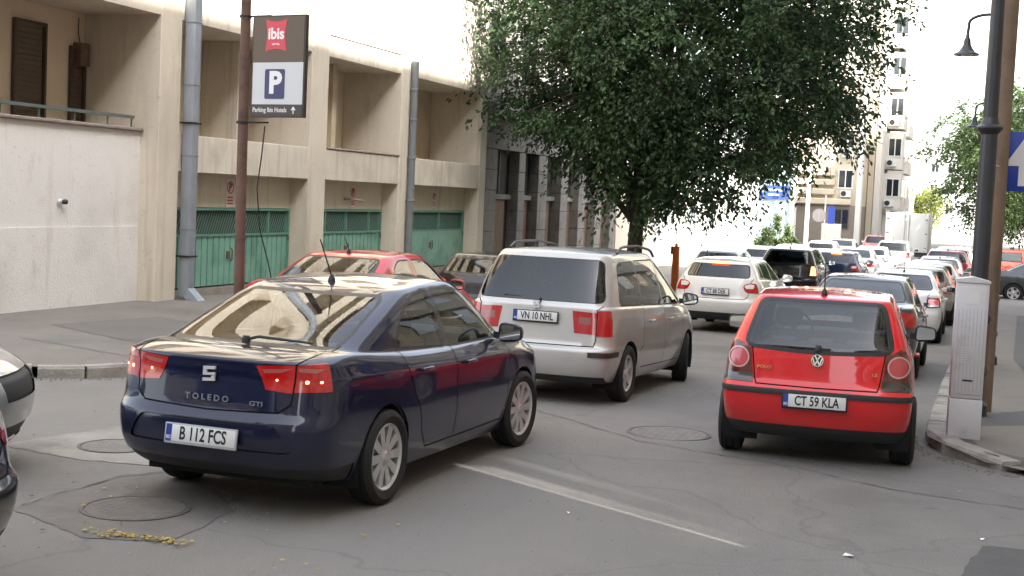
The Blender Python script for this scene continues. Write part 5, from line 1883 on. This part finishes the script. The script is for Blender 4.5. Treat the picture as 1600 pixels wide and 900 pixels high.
MB().prism([(.663, .045), (.677, .045), (.677, .105), (.70, .085), (.70, .105), (.67, .14), (.64, .105), (.64, .085), (.663, .105)], 'y', -.0345, -.0322).build('arrow', LETW, psn)
cb = thing('hanging_cable', 'thin black cable hanging from the parking sign', 'cable', (-8.35, 14.93, 0))
MB().tube([(0, 0, 2.86), (-.03, 0, 2.5), (-.08, 0, 2.1), (-.05, .05, 1.6), (.05, .1, 1.2), (.12, .12, .9), (.1, .1, .13)], .008, 6).build('wire', BLACKM, cb)
tag(MB().tube([(-8.5, 14.95, 4.2), (-8.48, 15.2, 7)], .004, 5).build('overhead_wire', BLACKM), 'thin wire running up from the top of the parking sign', 'wire')

# lamp posts
LAMPM = mat('dark lamp post paint', (.022, .025, .031), .45, noise=(5, .2), coat=.2)
def lamp_post():
    t = thing('street_lamp', 'x', 'street lamp')
    prof = [(.17, 0), (.17, .12), (.13, .16), (.12, .42), (.15, .46), (.15, .52), (.11, .58), (.105, .98), (.14, 1.02), (.15, 1.08), (.10, 1.18), (.092, 1.3), (.088, 2.9), (.085, 3.02)]
    MB().lathe(prof, 'z', 20).build('post', LAMPM, t)
    MB().lathe([(.085, 3.02), (.11, 3.05), (.14, 3.085), (.14, 3.10), (.10, 3.13), (.08, 3.2)], 'z', 20).build('collar', LAMPM, t)
    MB().lathe([(.078, 3.2), (.066, 5.3), (.05, 5.6), (.05, 5.75), (.03, 5.85), (.0, 5.95)], 'z', 16).build('upper_post', LAMPM, t)
    arm = [(0, 0, 5.40)]
    for k in range(1, 11):
        a = math.pi * k / 10
        arm.append((-.30 + .30 * math.cos(a), 0, 5.42 + .14 * math.sin(a)))
    MB().tube(arm + [(-.60, 0, 5.36), (-.61, 0, 5.28)], .024, 8).build('scroll_arm', LAMPM, t)
    MB().lathe([(.0, -.05), (.04, -.03), (.05, 0), (.04, .03), (0, .05)], 'z', 12, Matrix.Translation((-.22, 0, 5.38))).build('scroll_ball', LAMPM, t)
    s = MB().lathe([(.0, 5.30), (.02, 5.29), (.03, 5.20), (.05, 5.16), (.06, 5.08), (.085, 5.03), (.13, 4.97), (.19, 4.94), (.20, 4.915), (.18, 4.92), (.0, 4.96)], 'z', 24, Matrix.Translation((-.61, 0, 0))).build('bell_shade', LAMPM, t)
    MB().lathe([(.0, 4.89), (.07, 4.905), (.1, 4.94)], 'z', 16, Matrix.Translation((-.61, 0, 0))).build('lamp_glass', mat('lamp glass', (.6, .6, .58), .2), s)
    return t
lp = lamp_post()
spots = [(-.015, 15.6, 'tall dark lamp post directly behind the grey cabinet'), (.16, 23.3, 'dark lamp post whose bell shaped lamp hangs in the white sky'), (.20, 37.5, 'farther dark lamp post with its bell lamp low beside the near post')]
for i, (x, y, lb) in enumerate(spots):
    o = lp if i == 0 else copy_tree(lp)
    o.location = (x, y, pzr(y))
    o['label'] = lb
    o['group'] = 'lamp posts along the right pavement'
WOOD = mat('weathered wooden pole', (.22, .155, .105), .85, noise=(3, .2, 8), bump=(70, .5), stain=[(6, (.085, .055, .04), .5, .72, (1, 1, .07)), (2, (.27, .22, .10), .66, .8)])
wp = thing('wooden_pole', 'weathered brown wooden pole beside the dark lamp post', 'pole', (.10, 16.1, pzr(16)))
MB().tube([(0, 0, -.02), (.005, 0, 2), (.02, 0, 6.5)], [.105, .10, .088], 14).build('shaft', WOOD, wp)
MB().tube([(-.09, -.04, 2.75), (-.02, -.11, 2.72), (.07, -.06, 2.7)], .006, 5).build('wire_wrap', GREYW, wp)
bsn = thing('arrow_sign', 'blue square sign with a white arrow behind the wooden pole', 'sign', (.335, 16.24, 2.45))
SGB = mat('sign blue', (.015, .05, .36), .4)
MB().rbox(-.36, .36, -.008, .008, 0, .66, .006).build('plate', SGB, bsn)
MB().prism([(-.02, .06), (.07, .06), (.07, .28), (.22, .28), (.03, .60), (-.17, .28), (-.02, .28)], 'y', -.0105, -.0085).build('arrow', LETW, bsn)
MB().box(-.30, .10, .0085, .03, .12, .15).build('rail', mat('galvanised post', (.35, .36, .37), .5, metal=.5), bsn)
MB().box(-.30, .10, .0085, .03, .50, .53).build('rail', mat('galvanised post', (.35, .36, .37)), bsn)
# grey cabinet
CABM = mat('pale grey cabinet', (.56, .56, .565), .55, noise=(2, .05, 6), stain=(3, (.36, .35, .33), .6, .85))
cab = thing('utility_cabinet', 'slim pale grey utility cabinet at the kerb corner', 'cabinet', (-.06, 13.55, pzr(13.5)), R(4))
W2, D2 = .145, .13
b = MB()
b.rbox(-W2, W2, 0, 2 * D2, .38, 1.47, .008)
b.build('cabinet_body', CABM, cab)
MB().prism([(-W2 - .008, 1.472), (W2 + .008, 1.472), (W2 + .008, 1.49), (.0, 1.525), (-W2 - .008, 1.50)], 'y', -.01, 2 * D2 + .01).build('lid', CABM, cab)
MB().rbox(-W2 - .004, W2 + .004, -.006, 2 * D2 + .004, -.03, .374, .008).build('plinth', CABM, cab)
MB().rbox(-W2 + .018, W2 - .018, -.008, .0, .42, 1.43, .004).build('cabinet_door', CABM, cab)
MB().box(-.065, .065, -.0105, -.0085, 1.27, 1.39).build('sticker', mat('white sticker', (.68, .68, .66), .5), cab)
for k in range(7):
    for s in (-1, 1):
        MB().box(min(.01 * s, .085 * s), max(.01 * s, .085 * s), -.0115, -.0085, .72 + k * .022, .732 + k * .022).build('louvre', mat('louvre', (.56, .56, .57), .5), cab)
for k in range(8):
    MB().box(-.115 + k * .033, -.111 + k * .033, -.0095, -.0082, .45, 1.22).build('door_groove', mat('cabinet groove', (.36, .36, .37), .6), cab)
MB().box(-.045, .045, -.012, -.0085, .545, .56).build('lock_slot', BLACKM, cab)
# barrier post, pole and signs farther off
br = thing('barrier_post', 'orange barrier post at the yard entrance right of the tree trunk', 'barrier', (-8.85, 41.4, gz(41)))
MB().rbox(-.10, .10, -.1, .1, 0, 1.45, .02).build('housing', mat('orange barrier', (.90, .22, .04), .5, noise=(4, .1)), br)
MB().rbox(-.17, -.10, -.05, .05, 1.2, 1.45, .02).build('pivot', BLACKM, br)
MB().lathe([(.05, 1.45), (.05, 1.52), (.0, 1.56)], 'z', 12).build('beacon', mat('amber beacon', (.8, .35, .05), .3), br)
fp = thing('white_mast', 'thin white mast in front of the beige corner house', 'mast', (-10.35, 86, gz(86)))
MB().tube([(0, 0, 0), (0, 0, 6.2)], [.14, .11], 12).build('shaft', WHITEH, fp)
ns = thing('no_parking_road_sign', 'round road sign before the beige corner house', 'sign', (-9.5, 88, gz(88)))
MB().tube([(0, .03, 0), (0, .03, 3.9)], .04, 8).build('post', GREYW, ns)
MB().lathe([(0, .012), (.42, .012), (.42, -.012)], 'y', 24, Matrix.Translation((-.35, 0, 2.6)) @ Matrix.Rotation(math.pi, 4, 'Z')).build('disc', mat('sign back', (.28, .26, .26), .5), ns)
MB().box(-.36, -.34, -.03, -.02, 2.35, 2.85).build('bar', PLW, ns)
MB().box(.2, .6, -.01, .01, 2.1, 3.2).build('blue_plate', SGB, ns)
ec = thing('street_cabinet', 'pale box at the foot of the beige corner house', 'cabinet', (-9.2, 89.5, gz(89)))
MB().rbox(-.6, .6, -.25, .25, 0, 2.1, .03).build('box', WHITEH, ec)
MB().box(-.58, .58, -.262, -.252, .1, 1.95).build('door', mat('pale cabinet door', (.6, .6, .56), .6), ec)

# ------------------------------------------------------------------ trees
def leaf_mat(name, col, var=.45, trans=.35):
    m = bpy.data.materials.new(name)
    m.use_nodes = True
    nt = m.node_tree
    nt.nodes.clear()
    o = nt.nodes.new('ShaderNodeOutputMaterial')
    d = nt.nodes.new('ShaderNodeBsdfPrincipled')
    d.inputs['Roughness'].default_value = .55
    t = nt.nodes.new('ShaderNodeBsdfTranslucent')
    at = nt.nodes.new('ShaderNodeAttribute'); at.attribute_name = 'leaf'; at.attribute_type = 'GEOMETRY'
    mr = nt.nodes.new('ShaderNodeMix'); mr.data_type = 'RGBA'
    mr.inputs['A'].default_value = (col[0] * (1 - var), col[1] * (1 - var), col[2] * (1 - var), 1)
    mr.inputs['B'].default_value = (col[0] * (1 + var * 1.5), col[1] * (1 + var * 1.1), col[2] * (1 + var * .4), 1)
    nt.links.new(at.outputs['Fac'], mr.inputs['Factor'])
    nt.links.new(mr.outputs['Result'], d.inputs['Base Color'])
    nt.links.new(mr.outputs['Result'], t.inputs['Color'])
    mx = nt.nodes.new('ShaderNodeMixShader'); mx.inputs[0].default_value = trans
    nt.links.new(d.outputs[0], mx.inputs[1]); nt.links.new(t.outputs[0], mx.inputs[2])
    nt.links.new(mx.outputs[0], o.inputs[0])
    return m
BARK = mat('bark', (.055, .045, .036), .95, noise=(6, .3, 8), bump=(25, .9))
def leaves(clumps, per, size, rng, spread, droop=.35, narrow=.5, centre=None, shoots=0):
    vs, fs, val = [], [], []
    def leaf(p, d, base):
        n = Vector((rng.gauss(0, 1), rng.gauss(0, 1), rng.gauss(.6, 1))).normalized()
        s = size * rng.uniform(.6, 1.35)
        sd = d.cross(n)
        if sd.length < 1e-3: return
        sd.normalize()
        nn = sd.cross(d)
        i = len(vs)
        vs.extend([p, p + d * s * .5 + sd * s * narrow * .5 + nn * s * .08, p + d * s, p + d * s * .5 - sd * s * narrow * .5 + nn * s * .08])
        fs.append((i, i + 1, i + 2, i + 3))
        val.append(min(1, max(0, base * .72 + rng.random() * .28)))
    for (c, rad) in clumps:
        base = rng.random()
        if shoots:
            out = (c - centre); out.z *= .5
            out = out.normalized() if out.length > .01 else Vector((0, 0, 1))
            for _ in range(shoots):
                d = (out * .7 + Vector((rng.gauss(0, .75), rng.gauss(0, .75), rng.gauss(.05, .55)))).normalized()
                p = c + Vector((rng.gauss(0, 1), rng.gauss(0, 1), rng.gauss(0, 1))) * rad * .32
                L = rad * rng.uniform(.5, 1.2)
                k = max(6, int(per * L / rad / shoots))
                for q in range(k):
                    t = (q + rng.random()) / k
                    pt = p + d * L * t - Vector((0, 0, 1)) * (L * .55 * t * t)
                    side = Vector((rng.gauss(0, 1), rng.gauss(0, 1), rng.gauss(-.2, .6)))
                    leaf(pt + side * .05, (d * .5 - Vector((0, 0, t * .6)) + side * .55).normalized(), base)
        else:
            for _ in range(per):
                p = Vector((rng.gauss(0, 1), rng.gauss(0, 1), rng.gauss(0, .75))) * rad * spread + c
                p.z -= abs(rng.gauss(0, 1)) * rad * droop * .5
                leaf(p, Vector((rng.gauss(0, 1), rng.gauss(0, 1), rng.gauss(-.45, .6))).normalized(), base)
    me = bpy.data.meshes.new('crown')
    me.from_pydata([tuple(v) for v in vs], [], fs)
    a = me.attributes.new('leaf', 'FLOAT', 'FACE')
    a.data.foreach_set('value', val)
    return me
def tree(name, label, loc, trunk_h, trunk_r, crown_c, crown_r, n_clump, per, size, m, seed, group=None, lean=(0, 0), clump_r=(.45, .95), shell=.55, keep=None, limb_n=16):
    rng = random.Random(seed)
    t = thing(name, label, 'tree', loc, 0, group)
    C_ = Vector(crown_c)
    clumps = []
    while len(clumps) < n_clump:
        v = Vector((rng.gauss(0, 1), rng.gauss(0, 1), rng.gauss(0, 1))).normalized()
        r = rng.uniform(shell ** 3, 1) ** (1 / 3.) * (1 + .16 * math.sin(3.1 * v.x + seed) * math.cos(2.7 * v.y - seed) + rng.uniform(-.12, .10))
        p = C_ + Vector((v.x * crown_r[0], v.y * crown_r[1], v.z * crown_r[2])) * r
        if keep and not keep(p, rng): continue
        clumps.append((p, rng.uniform(*clump_r)))
    top = Vector((lean[0], lean[1], trunk_h))
    b = MB()
    b.tube([(0, 0, -.1), (lean[0] * .15, lean[1] * .15, trunk_h * .3), (lean[0] * .5, lean[1] * .5, trunk_h * .65), tuple(top), tuple(C_ * .5 + top * .5), tuple(C_ + Vector((0, 0, crown_r[2] * .5)))],
           [trunk_r * 1.25, trunk_r, trunk_r * .9, trunk_r * .8, trunk_r * .5, trunk_r * .15], 10)
    b.build('trunk', BARK, t)
    pick = rng.sample(range(len(clumps)), min(limb_n, len(clumps)))
    for i in pick:
        e = clumps[i][0]
        s0 = top + (C_ - top) * rng.uniform(-.15, .5)
        mid = s0.lerp(e, .5) + Vector((rng.uniform(-.3, .3), rng.uniform(-.3, .3), rng.uniform(.0, .6)))
        MB().tube([tuple(s0), tuple(mid), tuple(e)], [trunk_r * rng.uniform(.3, .5), trunk_r * .22, .012], 6).build('limb', BARK, t)
    tw_ = MB()
    for (c, r) in clumps[::2]:
        q = c + Vector((rng.gauss(0, 1), rng.gauss(0, 1), rng.gauss(0, 1))) * r
        tw_.tube([tuple(c.lerp(C_, .35)), tuple(c), tuple(q)], [.022, .014, .005], 4, False)
    tag(tw_.build('twigs', BARK, t), kind='stuff')
    me = leaves(clumps, per, size, rng, .62, centre=C_, shoots=9)
    o = obj('crown', me, m, t)
    return t
LEAF1 = leaf_mat('dark green leaves', (.044, .092, .046), .55, .35)
LEAF2 = leaf_mat('sunny green leaves', (.055, .098, .032), .45, .45)
LEAF3 = leaf_mat('yellow green leaves', (.16, .20, .04), .4, .5)
LEAF4 = leaf_mat('conifer needles', (.060, .105, .035), .5, .2)
def keep_main(p, rng):
    # the underside rises towards both ends of the crown
    u = p.x * .95 + p.y * .32
    return p.z > pl([(-3.6, 4.0), (-1.5, 2.9), (0, 2.15), (1.6, 2.0), (3.4, 3.2), (5, 4.1), (6.8, 6.2)], u) + .55
tree('street_tree', 'large dark leafy tree overhanging the parked cars', (-8.9, 36.2, gz(36) + .1), 2.6, .22, (1.25, .1, 6.7), (4.9, 4.0, 4.9), 1000, 165, .145, LEAF1, 11, lean=(.05, 0), shell=.25, keep=keep_main, limb_n=26)
tree('street_tree', 'sunlit leafy tree behind the dark lamp post', (2.6, 78, gz(78)), 3.0, .3, (-.8, 0, 6.0), (4.2, 4.0, 3.9), 420, 120, .2, LEAF2, 5, shell=.3)
tree('street_tree', 'darker leafy tree behind the wooden pole and the blue sign', (3.6, 66, gz(66)), 2.8, .3, (0, 0, 6.0), (3.0, 3.4, 3.6), 300, 110, .19, LEAF2, 9, shell=.3)
tree('street_tree', 'small yellow green tree far up the street below the tower', (-5.9, 150, gz(150)), 1.8, .2, (0, 0, 3.9), (1.7, 1.7, 1.9), 80, 50, .26, LEAF3, 3, shell=.2, limb_n=6)
def conifer(loc, label):
    rng = random.Random(4)
    t = thing('conifer_bush', label, 'bush', loc)
    clumps = []
    for (dx, dy, h, r) in [(0, 0, 2.9, .75), (-.75, .1, 2.1, .6), (.7, .1, 2.2, .6), (-.3, -.4, 1.9, .6), (.35, -.4, 1.7, .6), (1.1, 0, 1.6, .5), (-1.2, 0, 1.5, .5)]:
        for k in range(34):
            u = rng.random()
            rr = r * (1 - u) * rng.uniform(.5, 1)
            a = rng.uniform(0, 6.3)
            clumps.append((Vector((dx + rr * math.cos(a), dy + rr * math.sin(a), .15 + u * h)), rng.uniform(.08, .22)))
    MB().tube([(0, 0, -.05), (0, 0, 2.2)], [.07, .02], 8).build('trunk', BARK, t)
    vs = leaves(clumps, 60, .16, rng, .8, -.9, .45)
    obj('crown', vs, LEAF4, t)
    t.scale = (.68, .68, .86)
    return t
conifer((-8.8, 62.5, gz(62)), 'feathery green conifer bush before the white house')

# ------------------------------------------------------------------ vehicles
def car(key, label, x, y, heading, mats, name='parked_car', group=None, scale=1., z=None, **kw):
    za = gz(y)
    wb = SPECS[key]['wb'] * (scale[0] if isinstance(scale, tuple) else scale)
    zf = gz(y + wb * math.cos(R(heading)))
    o = place_car(key, label, (x, y, za), heading, mats, name, 'car', group, scale, **kw)
    o.rotation_euler[1] = math.atan2(za - zf, wb)
    return o
NAVYP = paint('navy metallic paint', (.0065, .0095, .036), .0, .3, .1)
SILVP = paint('silver metallic paint', (.50, .485, .46), .35, .4)
REDP = paint('red hatchback paint', (.68, .014, .018), 0, .45, .2)
RED2P = paint('red saloon paint', (.52, .018, .022), 0, .45, .2)
WHITEP = paint('white car paint', (.70, .68, .64), 0, .4)
WHITE2 = paint('bright white paint', (.76, .76, .75), 0, .4)
BLACKP = paint('black paint', (.010, .010, .011), .1)
GREYP = paint('dark grey metallic paint', (.055, .058, .062), .4)
BEIGEP = paint('champagne metallic paint', (.36, .34, .30), .5)
BLUEP = paint('dark blue paint', (.012, .02, .06), .2)
LITIN = mat('lit inner lens', (.22, .003, .004), .12, coat=1., emit=((1, .02, .015), .04), noise=(45, .35, 2))
LITOUT = mat('lit outer lens', (.22, .003, .004), .12, coat=1., emit=((1, .02, .015), .03), noise=(45, .35, 2))
PINKCL = mat('pink clear lens', (.45, .14, .13), .15, coat=1.)
SMOKE = mat('smoked red lens', (.10, .012, .012), .12, coat=1.)
GREYL = mat('smoked grey lens', (.035, .03, .03), .15, coat=1.)
TINT = glass_mat('dark privacy glass', (.10, .12, .13))
LITAMB = mat('lit amber lens', (.7, .2, .1), .2, coat=1., emit=((1, .30, .10), 1.2))
car('toledo', 'navy blue saloon with lit tail lights nearest the camera', -4.60, 8.60, 2.2,
    dict(paint=NAVYP, tail=LITOUT, tail_in=LITIN, clear=PINKCL), 'saloon_car')
car('mpv', 'silver people carrier with roof rails ahead of the navy saloon', -4.47, 14.80, 2.0,
    dict(paint=SILVP, rear_glass=glass_mat('grey rear glass', (.10, .14, .17)), side_glass=glass_mat('dim side glass', (.40, .45, .45)), clear=CARMAT['clearred'], strip=CARMAT['brownplastic']), 'people_carrier', scale=(.96, .96, .97))
car('polo', 'red three door hatchback pulled in at the right kerb', -1.28, 12.20, -3.5,
    dict(paint=REDP, tail=SMOKE, tail_in=GREYL, rim=mat('hub cap', (.3, .3, .31), .4, metal=.5)), 'hatchback_car', scale=(1.0, .99, 1.0))
car('saloon', 'red saloon parked behind the navy saloon before the garages', -7.75, 15.6, 1.0, dict(paint=RED2P), 'saloon_car')
car('hatch', 'black car with a rear spoiler half hidden by the silver people carrier', -8.0, 22.2, 0, dict(paint=BLACKP), 'hatchback_car', skip=('number_plate_frame', 'high_brake_light'))
car('hatch', 'white hatchback with brake lights on in the traffic queue', -5.05, 28.4, 1.0, dict(paint=WHITEP, rear_glass=TINT), 'hatchback_car', scale=1.06)
car('saloon', 'black saloon parked directly ahead of the red hatchback', -1.62, 20.6, 0, dict(paint=GREYP), 'saloon_car', skip=('roof_antenna',))
car('saloon', 'white saloon parked ahead of the black one at the right kerb', -1.55, 29.8, 0, dict(paint=WHITE2), 'saloon_car')
car('hatch', 'champagne hatchback parked ahead of the white saloon', -1.45, 35.6, 0, dict(paint=BEIGEP), 'hatchback_car', skip=('high_brake_light', 'number_plate_frame'))
car('hatch', 'white hatchback parked fourth from the red hatchback at the right kerb', -1.38, 41.2, 0, dict(paint=WHITE2), 'hatchback_car', skip=('high_brake_light', 'number_plate_frame'))
car('suv', 'dark red tall car parked behind the lamp post row', -1.2, 52.6, 0, dict(paint=paint('wine paint', (.22, .012, .02))), 'estate_car')
car('suv', 'white tall car parked farthest along the right kerb', -1.1, 58.6, 0, dict(paint=WHITE2), 'estate_car')
car('suv', 'black off roader in the traffic queue ahead of the white hatchback', -5.35, 41.2, 0, dict(paint=BLACKP, rear_glass=glass_mat('grey rear glass', (.10, .14, .17)), tail=LITAMB), 'off_roader')
car('hatch', 'dark blue hatchback with a lit high brake light in the queue', -4.75, 48.8, 0, dict(paint=BLUEP), 'hatchback_car', skip=('number_plate_frame',))
car('saloon', 'white saloon in the queue beyond the dark blue hatchback', -4.75, 55.5, 0, dict(paint=WHITE2), 'saloon_car')
car('suv', 'white off roader in the queue just before the box lorry', -4.1, 69, 0, dict(paint=WHITE2), 'off_roader')
car('suv', 'white and pink tall car beside the box lorry on the left', -5.9, 84, 0, dict(paint=paint('pale red paint', (.50, .20, .20))), 'estate_car')
car('hatch', 'white estate parked left beyond the orange barrier post', -7.6, 42, 0, dict(paint=WHITE2), 'estate_car', skip=('high_brake_light', 'number_plate_frame'))
car('hatch', 'second white car parked left before the conifer bush', -7.4, 49.5, 0, dict(paint=WHITE2), 'hatchback_car', skip=('high_brake_light', 'number_plate_frame'))
car('hatch', 'white car parked left behind the conifer bush', -7.5, 69, 0, dict(paint=WHITE2), 'hatchback_car', skip=('high_brake_light', 'number_plate_frame'))
car('saloon', 'silver saloon parked fifth from the red hatchback at the right kerb', -1.32, 46.9, 0, dict(paint=SILVP), 'saloon_car')
car('saloon', 'dark saloon parked past the white tall car at the right kerb', -1.0, 64.6, 0, dict(paint=GREYP), 'saloon_car')
car('hatch', 'white hatchback parked last in sight at the right kerb', -.95, 70.5, 0, dict(paint=WHITE2), 'hatchback_car', skip=('high_brake_light', 'number_plate_frame'))
car('hatch', 'white hatchback in the queue between the white saloon and the white off roader', -4.6, 62, 0, dict(paint=WHITE2), 'hatchback_car', skip=('high_brake_light', 'number_plate_frame'))
car('saloon', 'white saloon parked left just short of the conifer bush', -7.3, 55.6, 0, dict(paint=WHITEP), 'saloon_car')
car('saloon', 'pale saloon parked left level with the box lorry', -7.2, 75.5, 0, dict(paint=BEIGEP), 'saloon_car')
car('saloon', 'dark grey saloon crossing behind the wooden pole on the right', 1.1, 50.5, 92, dict(paint=GREYP), 'saloon_car')
car('suv', 'bright red van with pale roof beyond the dark grey saloon', .6, 60.5, 92, dict(paint=paint('bright red paint', (.60, .05, .03))), 'van')
car('saloon', 'silver saloon nosing in from the left edge of the picture', -9.62, 6.74, 66, dict(paint=paint('pale silver paint', (.42, .43, .44), .5)), 'saloon_car')
car('hatch', 'black car whose tail corner cuts into the lower left corner', -5.07, 4.90, -100, dict(paint=BLACKP), 'hatchback_car', skip=('high_brake_light', 'number_plate_frame'))
# box lorry
lo = thing('box_lorry', 'white box lorry with double rear doors far up the street', 'lorry', (-4.2, 82, gz(82)))
LOR = mat('lorry box', (.66, .65, .62), .5, noise=(1, .05))
MB().rbox(-1.2, 1.2, 0, 5.5, .75, 3.0, .03).build('box', LOR, lo)
for s in (-1, 1):
    d_ = MB().rbox(min(.02 * s, 1.12 * s), max(.02 * s, 1.12 * s), -.03, -.002, .8, 2.93, .01).build('rear_door', LOR, lo)
    MB().tube([(.12 * s, -.05, .82), (.12 * s, -.05, 2.9)], .02, 6).build('lock_bar', CARMAT['steel'], d_)
    for z in (1.0, 1.8, 2.6):
        MB().box(min(1.0 * s, 1.13 * s), max(1.0 * s, 1.13 * s), -.05, -.03, z, z + .06).build('hinge', CARMAT['steel'], d_)
    for yy in (1.2, 6.4):
        w = MB().lathe([(.22, -.12), (.40, -.12), (.42, 0), (.40, .12), (.22, .12), (.2, -.1)], 'x', 20, Matrix.Translation((.95 * s, yy, .42))).build('wheel', CARMAT['tyre'], lo)
MB().rbox(-1.05, 1.05, 5.6, 7.4, .5, 2.4, .12).build('cab', WHITE2, lo)
MB().box(-1.0, 1.0, .1, 7.0, .5, .74).build('chassis', CARMAT['under'], lo)
MB().box(-1.1, 1.1, -.05, .1, .5, .7).build('bumper', CARMAT['plastic'], lo)
